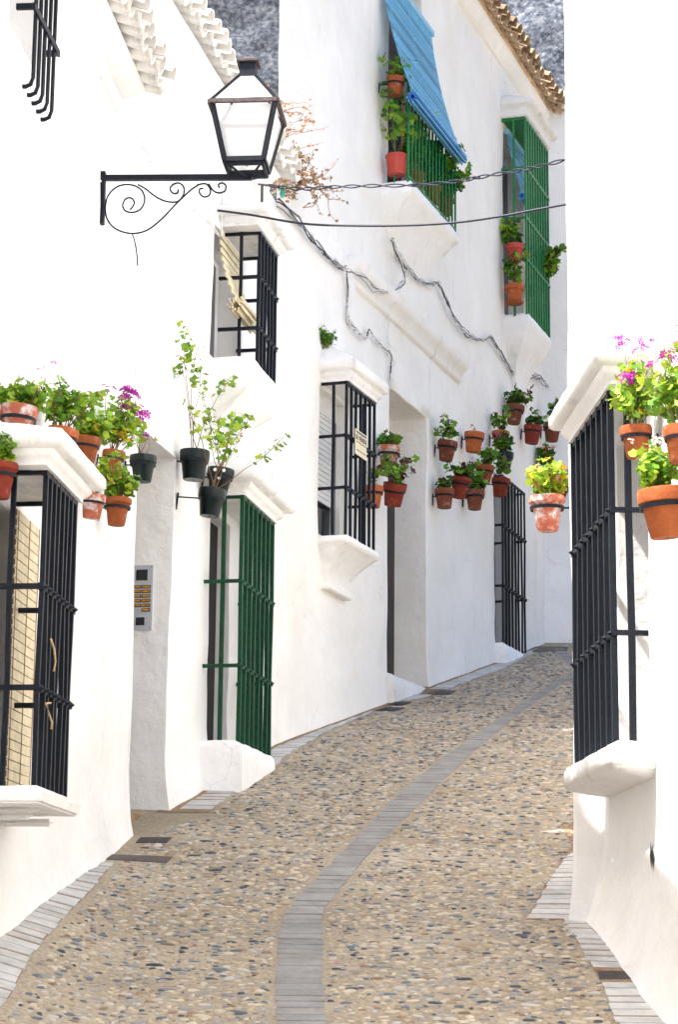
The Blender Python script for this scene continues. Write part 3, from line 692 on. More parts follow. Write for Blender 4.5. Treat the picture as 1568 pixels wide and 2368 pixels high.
# ---- house B (centre)
hB = thing('white_house', 'tall white house in the centre with dark doorway, clay eaves and balcony grilles', 'house', (float(K1[0]) - .3, float(K1[1]) + 5, 2))
cu0, cz1, _ = B.pix(802, 885, .25); cu1 = B.pix(866, 940, .25)[0]; cz0 = B.pix(794, 1239, .25)[1]
du0, du1 = B.pix(898, 950, 0)[0], B.pix(988, 1200, 0)[0]; dz1 = B.pix(990, 968, 0)[1]; dz0 = B.pix(892, 1553, 0)[1]
fu0, fz1, _ = B.pix(1162, 1100, .10); fu1 = B.pix(1213, 1180, .10)[0]; fz0 = B.pix(1160, 1485, .10)[1]
bu0_, bz1, _ = B.pix(945, 185, .30); bu1_ = B.pix(1053, 340, .30)[0]; bz0 = B.pix(946, 432, .30)[1]
yu0, yz1, _ = B.pix(1215, 275, .30); yu1 = B.pix(1266, 335, .30)[0]; yz0 = B.pix(1215, 722, .30)[1]
zEB = 11.5
facade(B, -.06, B.L, -.2, zEB, [(cu0 - .05, cu1 - .08, cz0 + .04, cz1 - .02, .22), (du0, du1, dz0, dz1, .40), (fu0 - .02, fu1 + .02, fz0 - .02, fz1 + .05, .14),
                              (bu0_ + .22, bu1_ - .25, bz0 + .1, zEB - .4, .3), (yu0 + .06, yu1 - .1, yz0 + .06, yz1 - .1, .25)], 6.0, M['cream'], hB, 21, .014, .03, (1.2, 6.0))
# centre window
grille(B, hB, cu0, cu1, cz0, cz1, .25, 7, [B.pix(797, 1004, .25)[1], B.pix(795, 1124, .25)[1]], 'iron', .024, label='black iron grille carrying a paper sale sign')
hood(B, hB, cu0 + .0, cu1 - .02, .25, cz1, .2, .09, 22, 'trim', .9)
corbel(B, hB, cu0 - .06, cu1 + .0, [(cz0 - .47, .08, -.10), (cz0 - .43, .08, -.10), (cz0 - .425, .05, -.12), (cz0 - .32, .065, -.11), (cz0 - .22, .12, -.08), (cz0 - .14, .20, -.03), (cz0 - .075, .285, .01), (cz0 - .07, .30, .02), (cz0 + .0, .305, .025), (cz0 + .012, .28, .01)], 23, amp=.004)
b = MB(); b.wbox(B, cu0 - .04, cu1 - .09, -.21, -.17, cz0 + .05, cz1 - .03); wn = b.build('window', M['glass'], hB)
sh = MB(); sh.wbox(B, cu0 - .045, cu1 - .085, -.14, -.10, cz1 - .20, cz1 - .02); s_o = sh.build('roller_shutter', M['shutter'], hB)
slats(B, s_o, cu0 - .04, cu1 - .09, cz0 + .42, cz1 - .20, -.125, .052, 'shutter', .013, .007)
b = MB(); b.wbox(B, cu0 - .045, cu0 - .0, -.10, -.05, cz0 + .045, cz1 - .03); b.wbox(B, cu1 - .13, cu1 - .085, -.10, -.05, cz0 + .045, cz1 - .03); b.build('window_frame', M['shutter'], hB)
# doorway
b = MB(); b.wbox(B, du0 + .005, du1 - .06, -.39, -.35, dz0, dz1 - .18); dr = b.build('door', M['wood'], hB)
for k in range(3):
    b = MB(); zz = dz0 + .2 + k * .85; b.wbox(B, du0 + .15, du1 - .25, -.349, -.335, zz, zz + .65); b.build('door_panel', M['wood'], dr)
b = MB(); b.tube([B.pt(du0 + .3, -.30, dz0 + 1.1), B.pt(du0 + .3, -.26, dz0 + 1.1)], .035, 10); b.build('handle', M['rust'], dr)
b = MB(); b.rings(B, du0 - .04, du1 + .02, [(dz0 - 1.0, .10, .02), (dz0 - .10, .09, .01), (dz0 + .0, .02, 0)], back=-.34); rough(b.build('door_step', M['oldwhite'], hB), .07, .015, 5, 4)
# moulded ledge over the doorway
mu0, mz, _ = B.pix(825, 592, .10); mu1 = B.pix(1080, 800, .10)[0]
corbel(B, hB, mu0, mu1, [(mz - .26, .02, 0), (mz - .22, .05, 0), (mz - .14, .055, .0), (mz - .12, .10, 0), (mz - .06, .13, .02), (mz, .14, .02), (mz + .02, .05, 0)], 24, 'trim', 'door_ledge', .006)
b = MB(); b.wbox(B, mu0 - .03, mu0 + .14, -.01, .05, B.pix(822, 755, .05)[1], mz - .2); rough(b.build('pilaster', M['trim'], hB), .08, .006)
# faint plaster scars above and below the cables
for (p, q) in (((1105, 705), (1240, 790)), ((1290, 1150), (1330, 1200)), ((1300, 1400), (1330, 1420))): pass
# far low grille
grille(B, hB, fu0, fu1, fz0, fz1, .10, 8, [B.pix(1160, 1212, .10)[1], B.pix(1160, 1352, .10)[1]], 'iron', .022, 0, label='low black grille near the top of the street')
z_ = zg(*B.pt(fu0, .2, 0)[:2])
corbel(B, hB, fu0 - .05, fu1 + .05, [(z_ - .5, .18, .08), (fz0 - .1, .17, .05), (fz0 + .0, .12, .02)], 25, 'white', 'window_sill', .015)
b = MB(); b.wbox(B, fu0, fu1, -.13, -.10, fz0, fz1 + .03); b.build('window', M['glass'], hB)
# balcony: rail, slab, door
gr = MB(); w_ = .30
gr.wbox(B, bu0_ - .012, bu1_ + .012, w_ - .012, w_ + .014, bz1 - .012, bz1 + .02); gr.wbox(B, bu0_ - .013, bu0_ + .012, -.02, w_ - .013, bz1 - .012, bz1 + .018); gr.wbox(B, bu1_ - .012, bu1_ + .013, -.02, w_ - .013, bz1 - .012, bz1 + .018)
gr.wbox(B, bu0_ - .012, bu1_ + .012, w_ - .008, w_ + .008, bz0 + .10, bz0 + .12)
ro = gr.build('balcony_rail', M['green'], hB)
for i in range(15):
    b = MB(); u = bu0_ + (bu1_ - bu0_) * i / 14; b.tube([B.pt(u, w_, bz0 - .04), B.pt(u, w_, bz1)], .013 if i else .018, 6); b.build('bar', M['green'], ro, 180)
for s in (.15,):
    for u in (bu0_, bu1_): b = MB(); b.tube([B.pt(u, s, bz0 - .0), B.pt(u, s, bz1)], .012, 6); b.build('bar', M['green'], ro, 180)
corbel(B, hB, bu0_ + .0, bu1_ + .0, [(bz0 - .60, .02, -.35), (bz0 - .45, .07, -.25), (bz0 - .25, .17, -.1), (bz0 - .09, .28, 0), (bz0 - .06, .33, .02), (bz0 + .05, .34, .02), (bz0 + .07, .31, .0)], 26, 'trim', 'balcony_slab')
b = MB(); b.wbox(B, bu0_ + .24, bu1_ - .27, -.295, -.25, bz0 + .1, zEB - .42); wn = b.build('balcony_door', M['wood'], hB)
b = MB(); b.wbox(B, bu0_ + .34, bu1_ - .4, -.248, -.242, bz0 + .6, zEB - .6); b.build('pane', M['glass'], wn)
# bay grille
g = grille(B, hB, yu0, yu1, yz0, yz1, .30, 10, [B.pix(1215, 386, .30)[1], B.pix(1215, 500, .30)[1], B.pix(1215, 594, .30)[1]], 'green', .026, 1, False, label='tall bright green bay grille full of geraniums')
b = MB(); b.wbox(B, yu0 - .02, yu1 + .02, .0, .28, yz1 + .014, yz1 + .03); b.build('bay_ceiling', M['green'], hB)
corbel(B, hB, yu0 - .03, yu1 + .03, [(yz1 + .032, .33, .02), (yz1 + .16, .36, .03), (yz1 + .17, .40, .06), (yz1 + .24, .42, .07), (yz1 + .34, .1, 0)], 27, 'oldwhite', 'bay_roof', .012)
corbel(B, hB, yu0 - .0, yu1 + .0, [(yz0 - .95, .03, -.35), (yz0 - .9, .06, -.35), (yz0 - .7, .06, -.3), (yz0 - .5, .12, -.18), (yz0 - .28, .24, -.04), (yz0 - .1, .32, .02), (yz0 - .0, .33, .02), (yz0 + .02, .29, .0)], 28, 'trim', 'bay_sill')
b = MB(); b.wbox(B, yu0 + .07, yu1 - .11, -.245, -.2, yz0 + .07, yz1 - .12); wn = b.build('window', M['shutter'], hB)
b = MB(); b.wbox(B, yu0 + .2, yu1 - .2, -.198, -.19, yz0 + .2, yz1 - .3); b.build('pane', M['glass'], wn)
# cornice, clay tiles
b = MB(); b.rings(B, .0, B.L + .25, [(zEB - .06, .03, 0), (zEB + .02, .06, 0), (zEB + .06, .10, .0), (zEB + .12, .12, 0), (zEB + .15, .12, 0)]); rough(b.build('eave_cornice', M['cream'], hB), .12, .01, 4, 9, 0)
tiles(B, hB, 3.6, B.L + .3, zEB + .24, .30, .38, 'tile', .2, .55, .09, 8)
roof_slab(B, hB, .0, B.L + .3, zEB + .152, .16, 6.0, 2.0, 'tile', (1.2, 6.0))

# ---- house D (end of street)
hD = thing('white_house', 'white house closing the far end of the street', 'house', (3.8, 29, 4))
zD = Dw.pix(1290, 232, 0)[1]
facade(Dw, 0, 5.5, 3.4, zD, [], 6.0, M['white'], hD, 31, .03)
b = MB(); b.rings(Dw, -.2, 5.7, [(zD - .02, .08, 0), (zD + .06, .1, 0), (zD + .12, .02, 0)], back=-6.05); rough(b.build('parapet', M['oldwhite'], hD), .2, .03, 3, 2, 0)

# ---- right houses
hR = thing('white_house', 'sunlit white house nearest on the right with a black grille window', 'house', (4, 9, 0))
ru0, rz1, _ = Rw.pix(1411, 911, .17); ru1 = Rw.pix(1327, 1033, .17)[0]; rz0 = Rw.pix(1414, 1738, .17)[1]
rh0, rh1 = ru0 - .05, ru1 - .28
facade(Rw, -14, 1.14, -2.6, 9.0, [(rh0, rh1, rz0 + .02, rz1 - .05, .3)], 5.0, M['white'], hR, 41, .015, .10)
grille(Rw, hR, ru0, ru1, rz0, rz1, .17, 8, [Rw.pix(1402, 1196, .17)[1], Rw.pix(1404, 1478, .17)[1]], 'iron', .032, label='black grille of thick square bars over the right-hand window')
hood(Rw, hR, ru0 - .12, ru1 - .02, .17, rz1, .19, .095, 42, 'trim', .4)
corbel(Rw, hR, ru0 - .18, ru1 + .05, [(rz0 - .15, .03, -.04), (rz0 - .115, .20, .0), (rz0 - .10, .235, .03), (rz0 - .0, .24, .03), (rz0 + .025, .19, .0)], 43, 'trim', 'window_sill', .007)
b = MB(); b.wbox(Rw, rh0 + .02, rh1 - .02, -.29, -.25, rz0 + .04, rz1 - .08); wn = b.build('window', M['shutter'], hR)
b = MB(); b.wbox(Rw, rh0 + .1, rh1 - .1, -.248, -.24, rz0 + .12, rz1 - .16); b.build('pane', M['glass'], wn)
c2 = gpt(1331, 2131)[:2]
b = MB(); hp = Rw.at(1507, 1978, .012); b.add([hp + Vector((0, .05 * math.cos(a) * q, .055 * math.sin(a) * q)) for a, q in ((0, 1), (.7, .8), (1.5, 1.2), (2.3, .7), (3.1, 1.1), (3.9, .8), (4.7, 1.3), (5.5, .8))] + [hp + Vector((.003, 0, 0))], [(k, (k + 1) % 8, 8) for k in range(8)]); b.build('weep_hole', M['dark'], hR)
R2 = Wall(c2, c2 + np.array([.22, 1.0]) * 4, True)
hR2 = thing('white_house', 'white house on the right just uphill whose wall corner juts into the street', 'house', (3.5, 14, 1))
facade(R2, 0.0, R2.L, -.6, 9.05, [], 4.2, M['white'], hR2, 51, .012, .035)
R3 = Wall(R2.pt(R2.L - .05, -.02, 0)[:2], (2.9, 19.5), True)
facade(R3, 0, R3.L, .6, 6.2, [], 4.0, M['white'], hR2, 52, .012)

# ------------------------------------------------------------------ rock cliff behind
mb = MB(); rng = random.Random(4); GX, GZ = 210, 180
for j in range(GZ):
    for i in range(GX):
        x = -22 + 50 * i / (GX - 1); z = 0 + 46 * j / (GZ - 1); p = Vector((x * .25, z * .25, 2))
        d = .7 * noise.fractal(p * .8, 1.0, 2.0, 5) + .12 * noise.ridged_multi_fractal(p * 2.5, .9, 2.1, 5, 1.0, 2.0) + .18 * noise.noise(p * 7)
        mb.v.append((x, 52 + .18 * z - d, z))
mb.f = [(j * GX + i, j * GX + i + 1, (j + 1) * GX + i + 1, (j + 1) * GX + i) for j in range(GZ - 1) for i in range(GX - 1)]; mb.m = [0] * len(mb.f)
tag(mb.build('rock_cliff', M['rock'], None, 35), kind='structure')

# ------------------------------------------------------------------ plants
def leaf_mesh(shape, m):
    n = 10 if shape < 2 else 8; vs = [(0, 0, 0)]; 
    for k in range(n):
        a = math.radians(-160 + 320 * k / (n - 1))
        if shape == 0: r = 1.0 - .16 * (k % 2)
        elif shape == 1: r = (1.05 if k in (0, 2, 4, 5, 7, 9) else .72)
        else: r = (.62, .7, .55, 1.0, 1.0, .55, .7, .62)[k] * (1.15 if k in (3, 4) else 1)
        vs.append((r * math.cos(a), r * math.sin(a), .22 * r * r - (.14 if k % 2 else 0)))
    fs = [(0, k, k + 1) for k in range(1, n)]
    me = D.meshes.new('leaf'); me.from_pydata(vs, [], fs); me.materials.append(m); me.shade_smooth(); return me
LEAF = {}
def leafm(sh, c):
    if (sh, c) not in LEAF: LEAF[(sh, c)] = leaf_mesh(sh, LM[c])
    return LEAF[(sh, c)]
FLOW = {}
def flowm(c, kind):
    if (c, kind) not in FLOW:
        rng = random.Random(5); b = MB()
        for f in range(7 if kind == 0 else 4):
            cc = Vector((rng.uniform(-.8, .8), rng.uniform(-.8, .8), rng.uniform(-.4, .6))) * (1 if kind == 0 else 1.1)
            ax = (cc + Vector((0, 0, .7))).normalized(); x = ax.cross(Vector((.3, .8, .1))).normalized(); y = ax.cross(x); R_ = .5
            for k in range(5):
                a = 2 * math.pi * k / 5; d1 = x * math.cos(a - .5) + y * math.sin(a - .5); d2 = x * math.cos(a) + y * math.sin(a); d3 = x * math.cos(a + .5) + y * math.sin(a + .5)
                b.add([cc, cc + d1 * R_ * .7 + ax * .16, cc + d2 * R_ + ax * .1, cc + d3 * R_ * .7 + ax * .16], [(0, 1, 2, 3)])
        FLOW[(c, kind)] = b.mesh('flower', [LM[c]], 0)
    return FLOW[(c, kind)]
def foliage(root, S, base, P, rng):
    """stems, leaves and flowers under root; everything in root-local units (metres divided by S)"""
    st = MB(); tips = []
    n = P.get('n', 8)
    for i in range(n):
        az = P['az'][i % len(P['az'])] if 'az' in P else rng.uniform(0, 2 * math.pi); sp = rng.uniform(.1, P.get('spread', .6)); L = P.get('L', .22) * rng.uniform(.65, 1.15)
        d = Vector((math.cos(az) * sp, math.sin(az) * sp, 1)).normalized(); p = Vector(base) + Vector((rng.uniform(-.5, .5), rng.uniform(-.5, .5), 0)) * P.get('br', .6)
        pts = [p.copy()]; seg = 7
        for s in range(seg):
            d = (d + Vector((rng.gauss(0, .16), rng.gauss(0, .16), rng.gauss(0, .08) + P.get('lift', .08))) - Vector((0, 0, P.get('droop', 0) * s / seg))).normalized()
            p = p + d * (L / S / seg); pts.append(p.copy())
        st.tube(pts, .0035 / S * P.get('thick', 1), 5, 0, .0016 / S)
        m = int(P.get('leaves', 7) * 2.1 + .5) if P.get('leaves', 7) > 2 else P['leaves']; m = min(m, 290 // n); f0 = P.get('from', .3)
        for k in range(m):
            t = f0 + (1 - f0) * (k + rng.random()) / m; q = t * seg; i0 = min(seg - 1, int(q)); pos = pts[i0].lerp(pts[i0 + 1], q - i0)
            a2 = rng.uniform(0, 2 * math.pi); pl = P.get('petiole', .035) * rng.uniform(.5, 1.3) / S
            out = Vector((math.cos(a2), math.sin(a2), rng.uniform(-.1, .8))).normalized(); tip = pos + out * pl
            st.tube([pos, tip], .0010 / S, 3, 0, cap=False)
            nrm = (Vector((0, 0, .55)) + out * .6 + Vector((rng.gauss(0, .45), rng.gauss(0, .45), rng.gauss(0, .3)))).normalized()
            xd = (out - nrm * out.dot(nrm)).normalized(); yd = nrm.cross(xd)
            sz = P.get('size', .024) * 1.2 * rng.uniform(.55, 1.3) / S
            R3_ = Matrix((xd, yd, nrm)).transposed().to_4x4()
            place('leaf', leafm(rng.choice(P.get('shape', (0, 1))), rng.choices(P['cols'], P.get('wts'))[0]), root, Matrix.Translation(tip + xd * sz * .5) @ R3_ @ Matrix.Diagonal((sz, sz, sz, 1)))
        tips.append((pts[-1], d))
    for (c, k, hgt, sz) in P.get('flowers', ()):
        for j in range(k):
            tp, d = tips[rng.randrange(len(tips))]
            e = tp + (Vector((0, 0, 1)) + Vector((rng.gauss(0, .3), rng.gauss(0, .3), 0))) * (hgt * rng.uniform(.6, 1.1) / S)
            st.tube([tp, tp.lerp(e, .5) + Vector((rng.gauss(0, .004), 0, 0)) / S, e], .0012 / S, 4, 0)
            place('flower', flowm(c, j % 2), root, Matrix.Translation(e) @ Matrix.Rotation(rng.uniform(0, 6), 4, 'Z') @ Matrix.Scale(sz * rng.uniform(.75, 1.15) / S, 4))
    place('stems', st.mesh('stems', [M[P.get('stem', 'stem')]], 180), root, Matrix.Identity(4))
POTM = {}
def pot_mesh(m, ribbed=False, kind=0):
    key = (m, ribbed, kind)
    if key not in POTM:
        b = MB(); pr = [(.12, .06), (.13, -.0), (.60, 0), (.64, .04), (.84, 1.36), (.87, 1.39), (.985, 1.41), (1.0, 1.46), (1.0, 1.88), (.97, 1.95), (.90, 1.95), (.87, 1.88), (.85, 1.60)]
        if kind == 1: pr = [(.12, .06), (.13, 0), (.55, 0), (.60, .05), (.80, 1.40), (.88, 1.50), (.93, 1.53), (1.0, 1.60), (1.01, 1.86), (.96, 1.95), (.90, 1.95), (.87, 1.88), (.85, 1.60)]
        if kind == 2: pr = [(.12, .06), (.13, 0), (.66, 0), (.69, .04), (.86, 1.30), (.90, 1.34), (.97, 1.36), (.985, 1.42), (1.0, 1.90), (.98, 1.95), (.91, 1.95), (.88, 1.88), (.85, 1.60)]
        if ribbed: pr = [(.1, .05), (.12, 0), (.72, 0), (.76, .05), (.88, 1.0), (.93, 1.55), (1.0, 1.6), (1.0, 1.72), (.95, 1.78), (.9, 1.76), (.86, 1.5)]
        b.lathe(pr, 28)
        if ribbed:
            for i, v in enumerate(b.v):
                k = (i // 1) % 28
                if .04 < v[2] < 1.5 and k % 4 == 0: b.v[i] = (v[0] * .95, v[1] * .95, v[2])
        me1 = b.mesh('pot', [M[m]], 40)
        POTM[key] = me1
    return POTM[key]
b = MB(); b.lathe([(0, 1.72), (.5, 1.74), (.87, 1.66)], 16); SOIL = b.mesh('soil', [M['soil']], 180)
b = MB(); b.lathe([(.90, 1.17), (.935, 1.17), (.955, 1.36), (.915, 1.36), (.90, 1.17)], 28); RING_B = b
def ring_mesh(dist):
    b = MB(); b.v = list(RING_B.v); b.f = list(RING_B.f); b.m = list(RING_B.m)
    b.hexa([(-dist, -.07, 1.22), (-.9, -.07, 1.22), (-.9, .07, 1.22), (-dist, .07, 1.22), (-dist, -.07, 1.30), (-.9, -.07, 1.30), (-.9, .07, 1.30), (-dist, .07, 1.30)])
    b.hexa([(-dist - .03, -.10, .35), (-dist + .07, -.10, .35), (-dist + .07, .10, .35), (-dist - .03, .10, .35), (-dist - .03, -.10, 1.55), (-dist + .07, -.10, 1.55), (-dist + .07, .10, 1.55), (-dist - .03, .10, 1.55)])
    return b.mesh('pot_ring', [M['iron']], 40)
pot_no = [0]
def potted(W, px, py, wpx, w, m, P, label, group, tilt=0.0, ring=True, ribbed=False, roll=0.0, saucer=False):
    pot_no[0] += 1; rng = random.Random(100 + pot_no[0])
    if ring and w <= .16: w = wpx * W.pix(px, py, .12)[2] / F / 2 + .03
    if ring and not tilt: tilt, roll = rng.uniform(0, .12), rng.uniform(-.05, .05)
    u, z, Yd = W.pix(px, py + wpx * .10, w); R_ = wpx * Yd / F / 2 * 1.02
    P0 = W.pt(u, w, z - 1.95 * R_)
    t = thing('potted_plant', label, 'potted plant', P0, group)
    t.rotation_euler = (roll, tilt, W.ang()); t.scale = (R_, R_, R_)
    place('pot', pot_mesh(m, ribbed, 0 if ribbed else (0, 2, 1, 0, 2)[pot_no[0] % 5]), t, Matrix.Identity(4)); place('soil', SOIL, t, Matrix.Identity(4))
    if ring: place('pot_ring', ring_mesh(max(1.0, w / R_)), t, Matrix.Identity(4))
    if saucer:
        b = MB(); b.lathe([(0, -.06), (.85, -.06), (.98, .08), (.92, .08), (.8, .0), (0, .0)], 24); place('saucer', b.mesh('saucer', [M['pot']], 40), t, Matrix.Identity(4))
    if P: foliage(t, R_, (0, 0, 1.72), P, rng)
    return t
GA = 'potted plants on the near left wall'
gre = dict(cols=('green', 'light', 'dark', 'lime'), wts=(5, 5, .8, 2))
bushy = dict(n=13, L=.20, leaves=9, spread=.85, size=.022, **gre)
def mk(base, **k): d = dict(base); d.update(k); return d
potted(A, 38, 932, 90, .14, 'potold', mk(bushy, n=15, L=.17, leaves=9, spread=1.3, flowers=(('cream', 4, .10, .024), ('pink', 4, .14, .02))), 'large weathered brown clay pot with leafy geranium at the left picture edge', GA)
potted(A, -2, 1063, 86, .14, 'potred', mk(bushy, L=.15, leaves=8, flowers=(('cream', 2, .10, .022),)), 'red clay pot cut by the left picture edge, under the large weathered pot', GA)
potted(A, 137, 984, 76, .14, 'pot', mk(bushy, n=13, L=.28, spread=.8, leaves=11), 'clay pot half hidden behind the near left window hood, tall bushy leaves', GA)
potted(A, 196, 1005, 64, .14, 'pot', mk(bushy, n=12, L=.17, spread=1.1, leaves=8, cols=('light', 'lime', 'green', 'yellow'), wts=(4, 4, 3, 1)), 'plain orange clay pot with yellowing leaves just right of the near window hood', GA)
potted(A, 258, 1038, 54, .15, 'pot', mk(bushy, n=14, L=.34, spread=.75, leaves=11, cols=('green', 'light', 'lime', 'yellow'), wts=(4, 4, 3, .6), flowers=(('purple', 10, .05, .056),)), 'clay pot with tall geranium topped by big purple flower heads', GA)
potted(A, 212, 1138, 58, .14, 'potold', mk(bushy, n=13, L=.3, spread=.9, leaves=9, cols=('light', 'lime', 'yellow', 'brown'), wts=(4, 3, 1, 1)), 'red pot blotched white with limescale, lowest on the left wall', GA)
potted(A, 270, 1146, 66, .14, 'pot', mk(bushy, n=10, L=.19, spread=.9), 'clean orange pot hanging lowest beside the limescale-blotched pot', GA)
potted(A, 330, 1048, 64, .16, 'potgreen', dict(n=5, L=.17, leaves=2, spread=1.1, size=.02, **{'from': .75}, cols=('light', 'lime'), flowers=(('purple', 2, .03, .016), ('purple', 1, .02, .05))), 'glossy dark green pot with nearly bare stems beside the grey doorway', GA)
GC = 'dark green pots over the green grille'
legs = dict(leaves=6, size=.028, shape=(2, 1), cols=('light', 'green', 'lime'), wts=(4, 3, 3))
potted(Cw, 448, 1036, 71, .15, 'potgreen', mk(legs, n=5, L=.85, spread=.22, **{'from': .74}, lift=.05), 'highest dark green pot, tall leggy bare stems leafy at the tips', GC)
potted(Cw, 504, 1078, 64, .15, 'potgreen', mk(legs, n=5, L=.6, spread=.5, leaves=7, **{'from': .5}), 'dark green pot with round stickers, behind the lowest of the three', GC)
STICK = D.objects[[o.name for o in D.objects if o.get('label', '').startswith('dark green pot with round')][0]]
an0 = math.atan2(-STICK.location[1], -STICK.location[0]) - Cw.ang()
for an, zz, rr in ((an0 - .42, 1.66, 1.0), (an0 + .22, 1.68, 1.0), (an0 - .05, 1.12, .80)):
    b = MB(); b.lathe([(0, .02), (.13, .02), (.13, -.02)], 12); place('sticker', b.mesh('sticker', [M['shutter']]), STICK, Matrix.Translation((rr * math.cos(an), rr * math.sin(an), zz)) @ Matrix.Rotation(an, 4, 'Z') @ Matrix.Rotation(math.pi / 2, 4, 'Y'))
potted(Cw, 485, 1125, 66, .26, 'potgreen', mk(legs, n=6, L=.75, spread=1.1, leaves=7, **{'from': .55}, az=[0.2, 5.2, 1.2, 4.5, 1.6], cols=('lime', 'light', 'green'), flowers=(('purple', 1, .03, .014),)), 'lowest dark green pot, stems leaning out to the right', GC)
GB = 'flower pots on the central house wall'
bw = dict(n=6, L=.22, leaves=6, spread=.8, size=.034, petiole=.04, cols=('green', 'dark', 'light', 'maroon'), wts=(4, 3, 3, .6))
potted(B, 898, 1027, 56, .15, 'potold', mk(bw, L=.14, n=5, leaves=4, flowers=(('orange', 1, .03, .03),)), 'rust-streaked clay pot hanging just right of the sale-sign grille', GB)
potted(B, 862, 1120, 52, .15, 'pot', mk(bw, L=.18, n=3, leaves=3), 'clay pot seen through the bars of the sale-sign grille', GB)
potted(B, 908, 1112, 56, .22, 'potred', mk(bw, L=.34, n=7, leaves=6, spread=.9, cols=('green', 'light', 'maroon'), wts=(3, 3, 2)), 'pinkish tilted pot with dark trailing leaves before the doorway', GB, .22, roll=.25)
potted(B, 1031, 1016, 48, .14, 'potbrown', mk(bw, L=.32, n=4, leaves=6, spread=.5, flowers=(('purple', 2, .05, .036),)), 'brown pot nearest the doorway with a tall plant and purple bloom', GB, .12)
potted(B, 1094, 996, 48, .14, 'pot', dict(n=4, L=.12, leaves=1, spread=.7, size=.014, cols=('brown',), wts=None), 'clay pot with only bare twigs, in the upper row on the centre wall', GB)
potted(B, 1157, 994, 42, .14, 'pot', mk(bw, L=.3, n=4, leaves=6, spread=.4, flowers=(('red', 1, .03, .02),)), 'clay pot with upright green stems above the dark grey pot', GB)
potted(B, 1188, 933, 46, .14, 'potbrown', mk(bw, L=.24, n=8, leaves=6, spread=1.2, cols=('dark', 'green', 'maroon'), wts=(4, 2, 1.2)), 'highest pot on the centre wall, dark leaves spilling to the right', GB)
potted(B, 1229, 980, 44, .14, 'potred', mk(bw, L=.2, n=5, leaves=6, cols=('dark', 'green'), wts=(2, 1)), 'bright red-clay pot with short dark leaves, second from the far end', GB)
potted(B, 1276, 975, 44, .14, 'potbrown', mk(bw, L=.4, n=6, leaves=7, spread=.5, cols=('dark', 'green', 'maroon'), wts=(3, 3, 1)), 'brown clay pot farthest up the street on the centre wall', GB)
potted(B, 1028, 1127, 46, .14, 'potbrown', mk(bw, L=.12, n=6, leaves=4), 'clay pot with short leaves at the lower left of the wall cluster', GB)
potted(B, 1060, 1100, 50, .20, 'potred', mk(bw, L=.24, n=6, leaves=6, flowers=(('pink', 1, .06, .018),)), 'dark red pot between the two lowest pots of the wall cluster', GB, .15)
potted(B, 1098, 1130, 46, .14, 'potbrown', mk(bw, L=.24, n=8, leaves=6, spread=1.0), 'brown clay pot low in the cluster with leaves spilling both ways', GB)
potted(B, 1118, 1072, 44, .14, 'pot', mk(bw, L=.22, n=5, leaves=5, spread=.7, flowers=(('pink', 1, .05, .02),)), 'clay pot in the middle of the wall cluster, left of the dark grey pot', GB)
potted(B, 1155, 1102, 44, .20, 'potred', mk(bw, L=.36, n=5, leaves=4, spread=.9, droop=.3), 'deep red pot hanging in front of the low black grille', GB)
potted(B, 1166, 1042, 42, .2, 'potgreen', mk(bw, L=.26, n=7, leaves=6, spread=1.2, flowers=(('pink', 3, .05, .04),)), 'dark grey-green pot with pink blooms above the low black grille', GB)
potted(B, 1268, 1078, 42, .14, 'pot', mk(bw, L=.3, n=9, leaves=7, spread=1.2, cols=('dark', 'green', 'light'), wts=(3, 2, 1), flowers=(('red', 2, .06, .045), ('orange', 2, .06, .035))), 'pot with red and orange blooms at the far end of the central wall', GB)
potted(B, 1292, 1120, 40, .14, 'potred', mk(bw, L=.24, n=9, leaves=7, spread=1.2, cols=('dark', 'green', 'light'), wts=(3, 2, 1), flowers=(('red', 4, .05, .05),)), 'pot with crimson blooms half hidden behind the sunlit limed pot', GB)
# balcony and bay pots
GL = 'pots in the upper balcony and bay'
bp = dict(n=8, L=.38, leaves=10, spread=.7, size=.042, petiole=.05, cols=('green', 'light', 'dark', 'lime'), wts=(4, 4, 2, 1))
potted(B, 913, 176, 46, .18, 'pot', mk(bp, n=5, L=.32, leaves=3, spread=.7, size=.05, shape=(2,)), 'clay pot with a fleshy plant hung on the balcony top rail', GL, ring=True)
potted(B, 918, 350, 56, .17, 'plasticred', mk(bp, n=5, L=.7, leaves=6, spread=.25, **{'from': .25}), 'fluted red plastic pot standing at the near end of the balcony', GL, ring=False, ribbed=True)
potted(B, 962, 395, 44, .16, 'pot', mk(bp, n=8, L=.62, leaves=10, spread=.35), 'plain clay pot behind the near balcony bars with a tall leafy plant', GL, ring=False)
potted(B, 1002, 428, 44, .16, 'pot', mk(bp, n=15, L=.5, leaves=14, spread=.7, cols=('dark', 'green'), wts=(3, 2), flowers=(('pink', 1, .04, .04),)), 'clay pot behind the middle balcony bars with a dense dark plant', GL, ring=False)
potted(B, 1030, 455, 44, .16, 'potred', mk(bp, n=15, L=.46, leaves=14, spread=.7, cols=('dark', 'green', 'light'), wts=(3, 3, 1), flowers=(('pink', 2, .05, .04), ('red', 1, .05, .03))), 'clay pot at the far end of the balcony with pink flowers', GL, ring=False)
potted(B, 1191, 562, 44, .16, 'plasticred', mk(bp, n=7, L=.34, leaves=7, spread=.7), 'red plastic pot on the shelf of the green bay', GL, ring=False)
potted(B, 1190, 655, 46, .16, 'pot', mk(bp, n=5, L=.4, leaves=6, spread=.5), 'orange pot on a saucer at the foot of the green bay', GL, ring=False, saucer=True)
b = MB(); zz = B.pix(1190, 598, .16)[1]; b.wbox(B, yu0 - .0, yu1, .02, .26, zz - .045, zz - .02); b.build('bay_shelf', M['trim'], hB)
